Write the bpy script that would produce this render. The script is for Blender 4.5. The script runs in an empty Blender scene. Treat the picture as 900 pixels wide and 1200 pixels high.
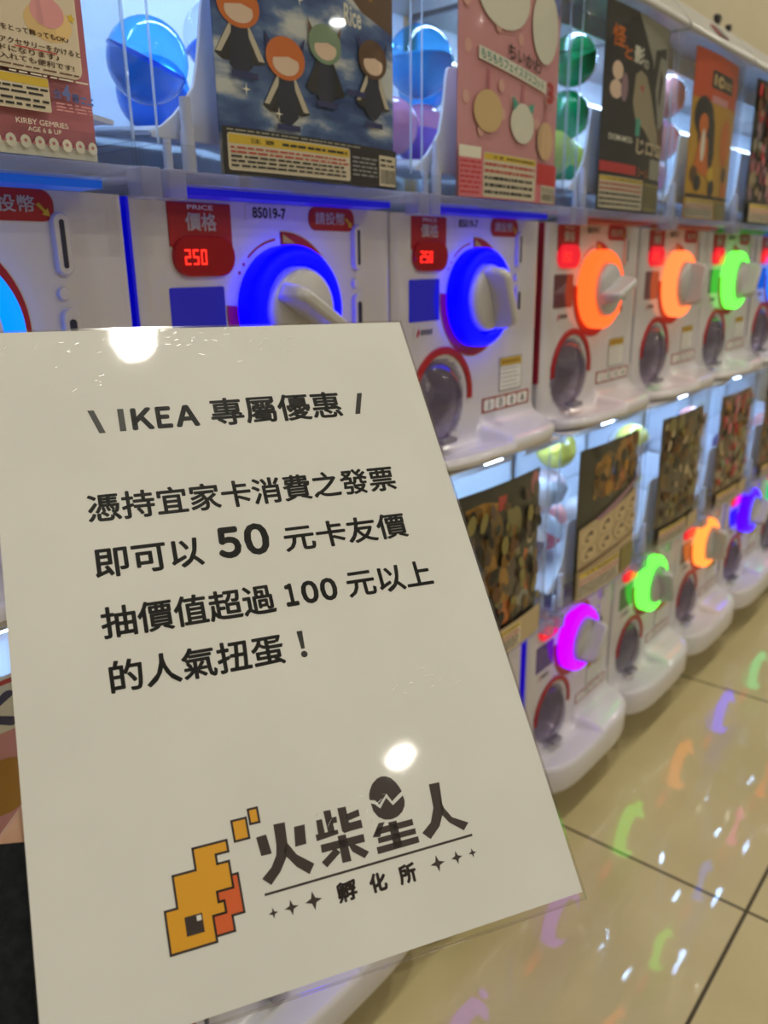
import bpy, bmesh, math, random
from mathutils import Vector, Matrix

# ------------------------------------------------------------------ camera, world, exposure
C = bpy.context.scene.collection
FL = 0.144                       # survey height of the floor; everything is lowered by it
W = 0.28                         # pitch of the machines
cam_d = bpy.data.cameras.new('camera')
cam = bpy.data.objects.new('camera', cam_d); C.objects.link(cam)
rt = Vector((0.6428156, -0.7659083, -0.0131342)); up = Vector((0.2332664, 0.1793879, 0.9557232)); fw = Vector((0.7296402, 0.6174176, -0.2939740))
M = Matrix.Identity(4)
for i in range(3):
    M[i][0] = rt[i]; M[i][1] = up[i]; M[i][2] = -fw[i]
M[0][3], M[1][3], M[2][3] = 0.2295206, -0.5001779, 0.9509779 - FL
cam.matrix_world = M
cam_d.sensor_fit = 'VERTICAL'; cam_d.sensor_height = 36.0; cam_d.sensor_width = 27.0
cam_d.lens = 937.83 / 1200 * 36
cam_d.clip_start = 0.01
cam_d.dof.use_dof = True
cam_d.dof.focus_distance = 0.375
cam_d.dof.aperture_fstop = 10.5
bpy.context.scene.camera = cam

sc = bpy.context.scene
sc.view_settings.view_transform = 'Standard'
sc.view_settings.look = 'None'
sc.view_settings.gamma = 1.0
sc.view_settings.use_curve_mapping = False
sc.view_settings.exposure = 0.0
sc.cycles.transparent_max_bounces = 48
sc.cycles.max_bounces = 10
sc.cycles.diffuse_bounces = 4
sc.cycles.glossy_bounces = 4
sc.cycles.sample_clamp_indirect = 6.0
world = bpy.data.worlds.new('world'); sc.world = world; world.use_nodes = True
world.node_tree.nodes['Background'].inputs[0].default_value = (1.0, 0.93, 0.82, 1)
world.node_tree.nodes['Background'].inputs[1].default_value = 0.0
LAMP = 300.0                     # radiance of the ceiling downlights
LED = 48.0                        # radiance of the LED bars in the boxes
RING = 3.0                       # radiance of the lit dials

# ------------------------------------------------------------------ materials
MATS = {}
def mat(name, col, rough=0.5, metal=0.0, emit=None, es=0.0, coat=0.0, spec=0.5):
    if name in MATS: return MATS[name]
    m = bpy.data.materials.new(name); m.use_nodes = True
    b = m.node_tree.nodes['Principled BSDF']
    b.inputs['Base Color'].default_value = (*col, 1)
    b.inputs['Roughness'].default_value = rough
    b.inputs['Metallic'].default_value = metal
    b.inputs['Specular IOR Level'].default_value = spec
    if coat:
        b.inputs['Coat Weight'].default_value = coat; b.inputs['Coat Roughness'].default_value = 0.03
    if emit:
        b.inputs['Emission Color'].default_value = (*emit, 1); b.inputs['Emission Strength'].default_value = es
    MATS[name] = m
    return m
def s2l(r, g, b):
    f = lambda c: (c/255/12.92) if c/255 <= 0.04045 else ((c/255+0.055)/1.055)**2.4
    return (f(r), f(g), f(b))
def clear(name, tint=(0.96, 0.97, 0.98), rough=0.03, ior=1.45, bump=0.0, scale=30.0, gmax=1.0):
    if name in MATS: return MATS[name]
    m = bpy.data.materials.new(name); m.use_nodes = True
    nt = m.node_tree; nt.nodes.clear(); N = nt.nodes.new; L = nt.links.new
    out = N('ShaderNodeOutputMaterial'); mx = N('ShaderNodeMixShader'); tr = N('ShaderNodeBsdfTransparent'); gl = N('ShaderNodeBsdfGlossy'); fr = N('ShaderNodeFresnel')
    tr.inputs[0].default_value = (*tint, 1); gl.inputs['Roughness'].default_value = rough; fr.inputs[0].default_value = ior
    ge = N('ShaderNodeNewGeometry'); io = N('ShaderNodeMix'); io.data_type = 'FLOAT'
    io.inputs[2].default_value = ior; io.inputs[3].default_value = 1.0/ior; L(ge.outputs['Backfacing'], io.inputs[0]); L(io.outputs[0], fr.inputs[0])
    L(fr.outputs[0], mx.inputs[0]); L(tr.outputs[0], mx.inputs[1]); L(gl.outputs[0], mx.inputs[2]); L(mx.outputs[0], out.inputs[0])
    if bump:
        tc = N('ShaderNodeTexCoord'); no = N('ShaderNodeTexNoise'); bp = N('ShaderNodeBump')
        no.inputs['Scale'].default_value = scale; no.inputs['Detail'].default_value = 4
        bp.inputs['Strength'].default_value = bump; bp.inputs['Distance'].default_value = 0.002
        L(tc.outputs['Object'], no.inputs[0]); L(no.outputs[0], bp.inputs['Height'])
        L(bp.outputs[0], gl.inputs['Normal']); L(bp.outputs[0], fr.inputs['Normal'])
    MATS[name] = m
    return m
def noisy(name, cols, scale=4.0, rough=0.5, stretch=(1, 1, 1), detail=4, lo=0.35, hi=0.65, bump=0.0, coat=0.0):
    if name in MATS: return MATS[name]
    m = mat(name, cols[0], rough, coat=coat); nt = m.node_tree; N = nt.nodes.new; L = nt.links.new
    b = nt.nodes['Principled BSDF']
    tc = N('ShaderNodeTexCoord'); mp = N('ShaderNodeMapping'); no = N('ShaderNodeTexNoise'); cr = N('ShaderNodeValToRGB')
    mp.inputs['Scale'].default_value = stretch; no.inputs['Scale'].default_value = scale; no.inputs['Detail'].default_value = detail
    cr.color_ramp.elements[0].position = lo; cr.color_ramp.elements[1].position = hi
    cr.color_ramp.elements[0].color = (*cols[0], 1); cr.color_ramp.elements[1].color = (*cols[-1], 1)
    for i, c in enumerate(cols[1:-1]):
        e = cr.color_ramp.elements.new(lo + (hi-lo)*(i+1)/(len(cols)-1)); e.color = (*c, 1)
    L(tc.outputs['Object'], mp.inputs[0]); L(mp.outputs[0], no.inputs[0]); L(no.outputs[0], cr.inputs[0]); L(cr.outputs[0], b.inputs['Base Color'])
    if bump:
        bp = N('ShaderNodeBump'); bp.inputs['Strength'].default_value = bump; bp.inputs['Distance'].default_value = 0.002
        L(no.outputs[0], bp.inputs['Height']); L(bp.outputs[0], b.inputs['Normal'])
    return m

plastic = mat('white_plastic', (0.62, 0.59, 0.62), 0.14)
knobm = mat('knob_plastic', (0.48, 0.46, 0.46), 0.3)
lidm = mat('lid_plastic', (0.38, 0.365, 0.35), 0.3)
red = mat('red_label', (0.40, 0.008, 0.015), 0.35)
redd = mat('red_window', (0.22, 0.004, 0.008), 0.08, emit=(1.0, 0.01, 0.02), es=0.05)
redl = mat('red_window_lit', (0.22, 0.004, 0.008), 0.08, emit=(1.0, 0.01, 0.03), es=0.75)
white = mat('print_white', (0.75, 0.73, 0.70), 0.5)
black = mat('print_black', (0.012, 0.011, 0.012), 0.5)
grey = mat('print_grey', (0.25, 0.25, 0.26), 0.5)
yellow = mat('print_yellow', (0.62, 0.42, 0.03), 0.5)
cream = mat('print_cream', (0.60, 0.52, 0.40), 0.5)
dark = mat('dark_plastic', (0.03, 0.03, 0.035), 0.3)
screen = mat('screen_glass', (0.035, 0.035, 0.055), 0.04, spec=1.0, coat=1.0)
slotm = mat('slot_dark', (0.02, 0.02, 0.05), 0.4)
chrome = mat('lock_metal', (0.5, 0.5, 0.52), 0.25, 1.0)
digit = mat('led_digits', (0.3, 0.0, 0.0), 0.4, emit=(1.0, 0.02, 0.01), es=3.0)
led = mat('led_bar', (0.8, 0.9, 1.0), 0.4, emit=(0.42, 0.66, 1.0), es=LED)
inner = mat('box_white', (0.78, 0.80, 0.84), 0.35)
clr = clear('clear_case', ior=1.33)
clr_tray = clear('clear_tray', (0.965, 0.965, 0.985), 0.05, 1.45)
smoke = clear('smoky_door', (0.60, 0.56, 0.66), 0.03, 1.5)

frost = mat('frosted_edge', (0.72, 0.76, 0.84), 0.12)
def blend(name, base, other, fac):                # part clear, part milky plastic
    m = base.copy(); m.name = name; nt = m.node_tree; out = next(n for n in nt.nodes if n.type == 'OUTPUT_MATERIAL'); src = out.inputs[0].links[0].from_socket
    a = nt.nodes.new('ShaderNodeBsdfDiffuse'); b = nt.nodes.new('ShaderNodeBsdfTranslucent'); mx1 = nt.nodes.new('ShaderNodeMixShader'); mx2 = nt.nodes.new('ShaderNodeMixShader')
    a.inputs[0].default_value = (*other, 1); b.inputs[0].default_value = (*other, 1); mx2.inputs[0].default_value = fac
    nt.links.new(a.outputs[0], mx1.inputs[1]); nt.links.new(b.outputs[0], mx1.inputs[2]); nt.links.new(src, mx2.inputs[1]); nt.links.new(mx1.outputs[0], mx2.inputs[2]); nt.links.new(mx2.outputs[0], out.inputs[0])
    return m
clr_tray = blend('milky_tray', clr_tray, (0.68, 0.67, 0.74), 0.24)
edgem = blend('edge_glint', clr, (0.75, 0.82, 0.92), 0.45)
tabm = blend('tab_plastic', clear('tab_clear', (0.9, 0.9, 0.95), 0.10, 1.5), (0.42, 0.42, 0.50), 0.45)
hopm = blend('hopper_plastic', inner, (0.80, 0.80, 0.88), 0.55)
RC = {'sky': (0.0, 0.15, 1.0), 'blue': (0.0, 0.0, 1.0), 'orange': (1.0, 0.095, 0.015), 'amber': (1.0, 0.16, 0.04), 'green': (0.11, 1.0, 0.06), 'pink': (1.0, 0.08, 0.45),
      'magenta': (0.33, 0.0, 1.0), 'violet': (0.025, 0.0, 1.0), 'gold': (1.0, 0.23, 0.035), 'mint': (0.02, 1.0, 0.35)}
RS = {'blue': 2.2, 'violet': 2.0}
ringmat = {k: mat('dial_light_'+k, tuple(0.12*x for x in c), 0.5, spec=0.15, emit=c, es=RING*RS.get(k, 1.0)*0.75) for k, c in RC.items()}
gapglow = {k: mat('strip_light_'+k, tuple(0.2*x for x in c), 0.3, emit=c, es=0.30 if k in ('blue', 'sky', 'violet') else 0.05) for k, c in RC.items()}  # glow standing in for dial light that leaks into the gaps
winglow = {k: mat('window_glow_'+k, (0.03, 0.03, 0.05), 0.04, emit=c, es={'blue': 0.22, 'violet': 0.2}.get(k, 0.05), spec=0.6) for k, c in RC.items()}  # dial light on the pane put in as a faint glow of its own
gapglow['red'] = mat('strip_light_red', (0.22, 0.01, 0.03), 0.3, emit=(1, 0.02, 0.05), es=0.02)
gapglow['dim'] = mat('strip_dim', (0.35, 0.33, 0.42), 0.4)

# ------------------------------------------------------------------ mesh helpers
class MB:
    def __init__(s): s.bm = bmesh.new()
    def poly(s, pts, mi=0):
        try:
            f = s.bm.faces.new([s.bm.verts.new(p) for p in pts]); f.material_index = mi
            return f
        except ValueError: return None
    def box(s, x0, x1, y0, y1, z0, z1, mi=0):
        v = [s.bm.verts.new(p) for p in ((x0,y0,z0),(x1,y0,z0),(x1,y1,z0),(x0,y1,z0),(x0,y0,z1),(x1,y0,z1),(x1,y1,z1),(x0,y1,z1))]
        for q in ((0,3,2,1),(4,5,6,7),(0,1,5,4),(1,2,6,5),(2,3,7,6),(3,0,4,7)):
            s.bm.faces.new([v[i] for i in q]).material_index = mi
    def prism(s, pts, yb, yf, mi=0):               # outline in (x,z), extruded from yb (back) to yf (front)
        a = [s.bm.verts.new((x, yf, z)) for x, z in pts]; b = [s.bm.verts.new((x, yb, z)) for x, z in pts]
        s.bm.faces.new(a).material_index = mi; s.bm.faces.new(b[::-1]).material_index = mi
        n = len(pts)
        for i in range(n): s.bm.faces.new((a[i], b[i], b[(i+1) % n], a[(i+1) % n])).material_index = mi
    def flat(s, pts, y, mi=0):
        s.poly([(x, y, z) for x, z in pts], mi)
    def lathe(s, prof, cx, cz, segs=48, a0=0.0, a1=2*math.pi, mi=0, cy=0.0):  # profile (r, y) about a -y axis
        full = abs(a1-a0-2*math.pi) < 1e-6
        n = segs if full else segs+1
        rows = []
        for i in range(n):
            a = a0 + (a1-a0)*i/segs
            rows.append([s.bm.verts.new((cx+r*math.cos(a), cy+y, cz+r*math.sin(a))) for r, y in prof])
        for i in range(segs if full else n-1):
            p, q = rows[i], rows[(i+1) % n]
            for j in range(len(prof)-1):
                try: s.bm.faces.new((p[j], p[j+1], q[j+1], q[j])).material_index = mi
                except ValueError: pass
    def sphere(s, c, r, segs=24, rings=14, mi=0, z0=-1.0, z1=1.0, sc_=(1,1,1)):
        t0 = math.asin(z0); t1 = math.asin(z1); rows = []
        for j in range(rings+1):
            t = t0+(t1-t0)*j/rings
            rows.append([s.bm.verts.new((c[0]+sc_[0]*r*math.cos(t)*math.cos(2*math.pi*i/segs), c[1]+sc_[1]*r*math.cos(t)*math.sin(2*math.pi*i/segs), c[2]+sc_[2]*r*math.sin(t))) for i in range(segs)])
        for j in range(rings):
            for i in range(segs):
                s.bm.faces.new((rows[j][i], rows[j][(i+1) % segs], rows[j+1][(i+1) % segs], rows[j+1][i])).material_index = mi
    def tube(s, p, q, r, segs=14, mi=0, r2=None):
        p = Vector(p); q = Vector(q); d = (q-p).normalized(); r2 = r if r2 is None else r2
        a = d.orthogonal().normalized(); b = d.cross(a)
        A = [s.bm.verts.new(p+r*(a*math.cos(2*math.pi*i/segs)+b*math.sin(2*math.pi*i/segs))) for i in range(segs)]
        B = [s.bm.verts.new(q+r2*(a*math.cos(2*math.pi*i/segs)+b*math.sin(2*math.pi*i/segs))) for i in range(segs)]
        for i in range(segs): s.bm.faces.new((A[i], A[(i+1) % segs], B[(i+1) % segs], B[i])).material_index = mi
        s.bm.faces.new(A[::-1]).material_index = mi; s.bm.faces.new(B).material_index = mi
    def text(s, st, x0, x1, z0, z1, y, mi=0, bold=0.0, keep=False, slope=0.0):
        cjk = any(ord(c) > 0x2e00 for c in st)
        if cjk and bold:
            g, q = glyphs(st, 0.0); vs = []; fs = []
            for i in range(8):
                dx, dy = bold*math.cos(i*math.pi/4), bold*math.sin(i*math.pi/4); n0 = len(vs)
                vs += [(p[0]+dx, p[1]+dy, 0) for p in g]; fs += [tuple(n0+j for j in t) for t in q]
        else: vs, fs = glyphs(st, bold)
        xs = [v[0] for v in vs]; ys = [v[1] for v in vs]
        w = max(xs)-min(xs) or 1; h = max(ys)-min(ys) or 1
        sy = (z1-z0)/h; sx = (x1-x0)/w if not keep else sy
        ox = x0 if not keep else (x0+x1)/2-sx*w/2
        vv = []
        for v in vs:
            x = ox+(v[0]-min(xs))*sx
            vv.append(s.bm.verts.new((x, y, z0+(v[1]-min(ys))*sy+slope*(x-x0))))
        for f in fs:
            try: s.bm.faces.new([vv[i] for i in f]).material_index = mi
            except ValueError: pass
    def build(s, name, mats, parent=None, smooth=False, bevel=0.0, dz=0.0, recalc=True, loc=None):
        if dz: bmesh.ops.translate(s.bm, verts=s.bm.verts, vec=(0, 0, dz))
        if recalc: bmesh.ops.recalc_face_normals(s.bm, faces=s.bm.faces)
        me = bpy.data.meshes.new(name); s.bm.to_mesh(me); s.bm.free()
        for m in (mats if isinstance(mats, (list, tuple)) else [mats]): me.materials.append(m)
        if smooth:
            me.polygons.foreach_set('use_smooth', [True]*len(me.polygons))
            me.set_sharp_from_angle(angle=math.radians(38))
        o = bpy.data.objects.new(name, me); C.objects.link(o)
        if parent: o.parent = parent
        if loc: o.location = loc
        if bevel:
            b = o.modifiers.new('bevel', 'BEVEL'); b.width = bevel; b.segments = 2; b.limit_method = 'ANGLE'
        return o
GC = {}
def glyphs(st, bold=0.0):
    k = (st, bold)
    if k not in GC:
        c = bpy.data.curves.new('lettering', 'FONT'); c.body = st; c.offset = bold; c.resolution_u = 3
        o = bpy.data.objects.new('lettering', c); C.objects.link(o)
        dg = bpy.context.evaluated_depsgraph_get(); dg.update()
        m = bpy.data.meshes.new_from_object(o.evaluated_get(dg))
        GC[k] = ([tuple(v.co) for v in m.vertices], [tuple(p.vertices) for p in m.polygons])
        bpy.data.objects.remove(o); bpy.data.curves.remove(c); bpy.data.meshes.remove(m)
    return GC[k]
def rrect(x0, x1, z0, z1, r, n=6):
    pts = []
    for cx, cz, a in ((x1-r, z1-r, 0), (x0+r, z1-r, 90), (x0+r, z0+r, 180), (x1-r, z0+r, 270)):
        for i in range(n+1):
            t = math.radians(a+90*i/n); pts.append((cx+r*math.cos(t), cz+r*math.sin(t)))
    return pts
def disc(cx, cz, rx, rz=None, n=28, rot=0.0):
    rz = rz or rx; out = []
    for i in range(n):
        a = 2*math.pi*i/n; x = rx*math.cos(a); z = rz*math.sin(a)
        out.append((cx+x*math.cos(rot)-z*math.sin(rot), cz+x*math.sin(rot)+z*math.cos(rot)))
    return out
def sector(cx, cz, ro, ri, d0, d1, n=40):
    A = [math.radians(d0+(d1-d0)*i/n) for i in range(n+1)]
    return [(cx+ro*math.cos(a), cz+ro*math.sin(a)) for a in A]+[(cx+ri*math.cos(a), cz+ri*math.sin(a)) for a in A[::-1]]
def tag(o, label=None, cat=None, group=None, kind=None):
    if label: o['label'] = label
    if cat: o['category'] = cat
    if group: o['group'] = group
    if kind: o['kind'] = kind
    return o
def empty(name, loc):
    o = bpy.data.objects.new(name, None); C.objects.link(o); o.location = loc; o.empty_display_size = 0.05
    return o
def struct(name, mb, m, **k): return tag(mb.build(name, m, **k), kind='structure')
def copy_tree(o, parent=None):
    c = o.copy(); C.objects.link(c); c.parent = parent
    for ch in list(o.children): copy_tree(ch, c)
    return c

# ------------------------------------------------------------------ setting
def floor_mat():
    m = mat('floor_tile', (0.5, 0.4, 0.22), 0.32, coat=0.8); nt = m.node_tree; N = nt.nodes.new; L = nt.links.new
    b = nt.nodes['Principled BSDF']; b.inputs['Coat Roughness'].default_value = 0.018; b.inputs['Coat IOR'].default_value = 1.85; b.inputs['Specular IOR Level'].default_value = 0.15
    tc = N('ShaderNodeTexCoord'); sp = N('ShaderNodeSeparateXYZ'); L(tc.outputs['Object'], sp.inputs[0])
    ds = []
    for i, off in ((0, 1.169), (1, -0.312)):
        a = N('ShaderNodeMath'); a.operation = 'SUBTRACT'; a.inputs[1].default_value = off; L(sp.outputs[i], a.inputs[0])
        p = N('ShaderNodeMath'); p.operation = 'PINGPONG'; p.inputs[1].default_value = 0.2825; L(a.outputs[0], p.inputs[0]); ds.append(p)
    mn = N('ShaderNodeMath'); mn.operation = 'MINIMUM'; L(ds[0].outputs[0], mn.inputs[0]); L(ds[1].outputs[0], mn.inputs[1])
    lt = N('ShaderNodeMath'); lt.operation = 'LESS_THAN'; lt.inputs[1].default_value = 0.0024; L(mn.outputs[0], lt.inputs[0])
    no = N('ShaderNodeTexNoise'); no.inputs['Scale'].default_value = 5; no.inputs['Detail'].default_value = 6; L(tc.outputs['Object'], no.inputs[0])
    cr = N('ShaderNodeValToRGB'); cr.color_ramp.elements[0].position = 0.3; cr.color_ramp.elements[1].position = 0.7
    cr.color_ramp.elements[0].color = (0.50, 0.41, 0.21, 1); cr.color_ramp.elements[1].color = (0.57, 0.48, 0.265, 1); L(no.outputs[0], cr.inputs[0])
    mx = N('ShaderNodeMix'); mx.data_type = 'RGBA'; L(lt.outputs[0], mx.inputs[0]); L(cr.outputs[0], mx.inputs[6]); mx.inputs[7].default_value = (0.06, 0.045, 0.025, 1)
    L(mx.outputs[2], b.inputs['Base Color'])
    return m
wallm = noisy('wall_paint', [(0.52, 0.45, 0.31), (0.55, 0.48, 0.34)], 3, 0.7)
wall2 = noisy('hall_paint', [(0.26, 0.25, 0.23), (0.30, 0.29, 0.27)], 3, 0.7)
ceilm = noisy('ceiling_paint', [(0.68, 0.66, 0.62), (0.72, 0.70, 0.66)], 3, 0.8)
X0, X1, Y0, Y1, ZC = -2.2, 7.0, -5.0, 0.34, 2.70
f = MB(); f.box(X0, X1, Y0, Y1, -0.05, 0); struct('floor', f, floor_mat())
f = MB(); f.box(X0, X1, Y0, Y1, ZC, ZC+0.05); struct('ceiling', f, ceilm)
f = MB(); f.box(X0, X1, Y1, Y1+0.05, 0, ZC); struct('wall_back', f, wallm)
f = MB(); f.box(X0, X1, Y0-0.05, Y0, 0, ZC); struct('wall_front', f, wall2)
f = MB(); f.box(X0-0.05, X0, Y0, Y1, 0, ZC); struct('wall_left', f, wall2)
f = MB(); f.box(X1, X1+0.05, Y0, Y1, 0, ZC); struct('wall_right', f, wall2)

lampm = mat('lamp_lens', (1, 0.95, 0.85), 0.3, emit=(1.0, 0.965, 0.83), es=LAMP)
trimm = mat('lamp_trim', (0.7, 0.68, 0.64), 0.3)
lamp0 = empty('ceiling_light', (0, 0, 0))
f = MB(); f.lathe([(0.060, 0.0), (0.078, 0.0), (0.080, -0.006), (0.074, -0.010), (0.060, -0.004)], 0, 0, 40)
bmesh.ops.rotate(f.bm, verts=f.bm.verts, matrix=Matrix.Rotation(math.radians(90), 3, 'X'))
f.build('trim_ring', trimm, lamp0, smooth=True)
f = MB(); f.lathe([(0.060, -0.003), (0.045, -0.006), (0.025, -0.008), (0.0005, -0.009)], 0, 0, 40)
bmesh.ops.rotate(f.bm, verts=f.bm.verts, matrix=Matrix.Rotation(math.radians(90), 3, 'X'))
f.build('lens', lampm, lamp0, smooth=True)
first = True
for j, y in enumerate((-0.581, -2.535, -4.3)):
    for i in range(-1, 4):
        if (i, j) == (-1, 1): continue
        o = lamp0 if first else copy_tree(lamp0); first = False
        o.location = (0.455+1.55*i+(0.8 if j == 2 else 0), y, ZC)
        tag(o, 'round recessed ceiling downlight shining over the tiled aisle', 'ceiling light', 'ceiling downlights over the aisle')

# ------------------------------------------------------------------ capsule machine (z given in survey heights; unit origin at survey z 0.735)
DZ = -0.735
CX, CZ = 0.139, 0.917            # dial centre
HX, HZ = 0.076, 0.815            # prize chute centre
def sst(a, b, x):
    t = min(1, max(0, (x-a)/(b-a))); return t*t*(3-2*t)
def make_body(upper):
    f = MB(); nx = 72; BW0, BW1 = 0.0015, W-0.0065
    xs = [BW0+(BW1-BW0)*i/nx for i in range(nx+1)]
    cols = []; ZBB = 0.7495 if upper else 0.7180
    for x in xs:
        e = abs(2*(x-W/2)/W); m_ = max(0.0, 1-e**4)**0.5
        P = 0.012+(0.042 if upper else 0.046)*m_; zb = 0.7490 if upper else 0.7175
        zs = 0.757+0.016*sst(0.142, 0.158, x)
        edge = 0.004*sst(0.93, 1.0, e)
        col = []
        for i in range(46):
            z = 0.9985-(0.9985-(zs+0.014))*i/45
            q = math.sqrt(((x-HX)/0.047)**2+((z-0.812)/0.0465)**2)
            d = 0.036*(1-sst(0.80, 1.0, q))
            col.append((d+edge, z))
        for a, b in ((0.0012, 0.008), (0.004, 0.004), (0.008, 0.0015), (0.013, 0)): col.append((-a, zs+b))
        zl = 0.768 if zs > 0.765 else 0.764
        for t in (0.3, 0.6, 0.85): col.append((-0.013-(P-0.019)*t, zs+(zl-zs)*t))
        rr = [(P-0.004, zl-0.001), (P-0.0012, zl-0.004), (P, zl-0.008), (P-0.0005, zb+0.007), (P-0.002, zb+0.003), (P-0.006, zb+0.0006), (P-0.011, zb), (max(P-0.03, 0.0), zb)]
        for p, z in rr: col.append((-p, z))
        col.append((0.006, zb+0.0005))
        cols.append([f.bm.verts.new((x, y, z)) for y, z in col])
    n = len(cols[0])
    for i in range(nx):
        for j in range(n-1): f.bm.faces.new((cols[i][j], cols[i][j+1], cols[i+1][j+1], cols[i+1][j]))
    for cl, x in ((cols[0], xs[0]), (cols[-1], xs[-1])):
        a = f.bm.verts.new((x, 0.27, 0.9985)); b = f.bm.verts.new((x, 0.27, ZBB))
        f.bm.faces.new(cl+[b, a])
    f.poly([(xs[0], 0.27, 0.9985), (xs[-1], 0.27, 0.9985), (xs[-1], 0.0, 0.9985), (xs[0], 0.0, 0.9985)])
    f.poly([(xs[0], 0.27, ZBB), (xs[-1], 0.27, ZBB), (xs[-1], 0.27, 0.9985), (xs[0], 0.27, 0.9985)])
    f.poly([(xs[0], 0.27, ZBB), (xs[0], 0.006, ZBB), (xs[-1], 0.006, ZBB), (xs[-1], 0.27, ZBB)])
    bmesh.ops.remove_doubles(f.bm, verts=f.bm.verts, dist=1e-6)
    return f
def front_y(x, base=-0.036, sag=0.009):          # gently bowed front of the clear case
    t = (x-0.136)/0.132
    return base-sag*(1-t*t)
BX0, BX1 = 0.004, 0.268
def make_case(top):
    f = MB(); n = 14; th = 0.0018
    out = [(BX0, 0.20), (BX0, -0.030), (BX0+0.0015, -0.034)]+[(BX0+0.005+(BX1-BX0-0.010)*i/n, front_y(BX0+0.005+(BX1-BX0-0.010)*i/n)) for i in range(n+1)]+[(BX1-0.0015, -0.034), (BX1, -0.030), (BX1, 0.20)]
    inn = []
    for i, (x, y) in enumerate(out):
        a = Vector(out[max(i-1, 0)]); b = Vector(out[min(i+1, len(out)-1)]); t = (b-a).normalized()
        nrm = Vector((-t.y, t.x)); inn.append((x+nrm.x*th, y+nrm.y*th))
    z0, z1 = 1.012, top
    def wall(pl, flip):
        v = [[f.bm.verts.new((x, y, z)) for z in (z0, z1)] for x, y in pl]
        for i in range(len(pl)-1): f.bm.faces.new((v[i][0], v[i+1][0], v[i+1][1], v[i][1]))
        return v
    A = wall(out, 0); B = wall(inn, 1)
    for i in range(len(out)-1):
        for k in (0, 1): f.bm.faces.new((A[i][k], A[i+1][k], B[i+1][k], B[i][k]))
    for i in (0, len(out)-1): f.bm.faces.new((A[i][0], A[i][1], B[i][1], B[i][0]))
    return f
def make_machine(upper):
    root = empty('capsule_machine', (0, 0, 0)); TOP = 1.2432 if upper else 1.2550
    B = lambda mb, name, m, par=root, **k: mb.build(name, m, par, dz=DZ, **k)
    B(make_body(upper), 'body', plastic, smooth=True)
    # price panel with its red display window
    f = MB(); f.prism([(0.0302, 0.9962), (0.0302, 0.966), (0.0867, 0.966), (0.0867, 0.9963)], 0.002, -0.0012)
    pp = B(f, 'price_panel', red, bevel=0.0004); pp['label'] = 'red price panel'
    f = MB(); f.text('PRICE', 0.047, 0.070, 0.9915, 0.9947, -0.0014, bold=0.01); f.text('價格', 0.0445, 0.0725, 0.977, 0.9895, -0.0014, bold=0.02)
    B(f, 'price_lettering', white, pp)
    f = MB(); f.prism(rrect(0.0315, 0.0865, 0.945, 0.9735, 0.0138), 0.001, -0.0042)
    pw = B(f, 'price_display', redd, bevel=0.001); pw['label'] = 'dark red display window'
    f = MB()
    seg = {'2': 'abged', '5': 'afgcd', '0': 'abcdef'}
    for q, ch in enumerate('250'):
        ox, oz, w_, h_, t_ = 0.0395+q*0.0072, 0.9535, 0.0050, 0.0105, 0.0011
        R = {'a': (0, w_, h_-t_, h_), 'g': (0, w_, h_/2-t_/2, h_/2+t_/2), 'd': (0, w_, 0, t_), 'f': (0, t_, h_/2, h_), 'b': (w_-t_, w_, h_/2, h_), 'e': (0, t_, 0, h_/2), 'c': (w_-t_, w_, 0, h_/2)}
        for k in seg[ch]:
            a, b, c, d = R[k]; f.flat([(ox+a, oz+c), (ox+b, oz+c), (ox+b, oz+d), (ox+a, oz+d)], -0.0046)
    dg = B(f, 'display_digits', digit, pw); dg['label'] = 'glowing red digits'
    # information window
    f = MB(); f.prism(rrect(0.0265, 0.0762, 0.897, 0.9378, 0.0015, 3), 0.002, -0.0008)
    B(f, 'information_window', winglow['blue'], bevel=0.0003)
    f = MB(); f.prism(rrect(0.034, 0.066, 0.880, 0.8925, 0.001, 3), 0.001, -0.0005, 0)
    f.flat([(0.0375, 0.8825), (0.040, 0.8815), (0.0435, 0.886), (0.0425, 0.8915), (0.039, 0.887)], -0.0007, 1)
    for i in range(4): f.flat([(0.045+i*0.005, 0.8835), (0.0485+i*0.005, 0.8835), (0.0492+i*0.005, 0.8895), (0.0455+i*0.005, 0.8885)], -0.0007, 2)
    B(f, 'maker_sticker', [plastic, red, black])
    # code plate
    f = MB(); f.prism(rrect(0.102, 0.150, 0.9855, 0.9975, 0.001, 3), 0.001, -0.0004); cp = B(f, 'code_plate', plastic)
    f = MB(); f.text('85019-7' if upper else '85019-6', 0.1085, 0.144, 0.9875, 0.9958, -0.0006, bold=0.03); B(f, 'code_lettering', black, cp)
    # coin label, slot, button, coin return
    f = MB(); f.prism(rrect(0.1695, 0.2252, 0.980, 0.9985, 0.008), 0.002, -0.0008); cl = B(f, 'coin_label', red); cl['label'] = 'red insert coin label'
    f = MB(); f.text('請投幣', 0.177, 0.213, 0.985, 0.9948, -0.0010, bold=0.015); B(f, 'coin_lettering', white, cl)
    f = MB(); f.flat([(0.2135, 0.9895), (0.2155, 0.991), (0.2195, 0.9865), (0.221, 0.988), (0.222, 0.983), (0.217, 0.984), (0.2183, 0.9855)], -0.0011); B(f, 'arrow', yellow, cl)
    f = MB(); f.lathe([(0.0001, -0.0042), (0.0048, -0.0042), (0.0058, -0.003), (0.006, 0.003)], 0, 0, 32)
    for v in f.bm.verts:
        v.co.z += math.copysign(0.0132, v.co.z); v.co.x += 0.2272; v.co.z += 0.9667
    cs = B(f, 'coin_slot', plastic, smooth=True)
    f = MB(); f.prism(rrect(0.2256, 0.2288, 0.952, 0.9815, 0.0015), -0.003, -0.0046); B(f, 'slot_opening', slotm, cs)
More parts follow.
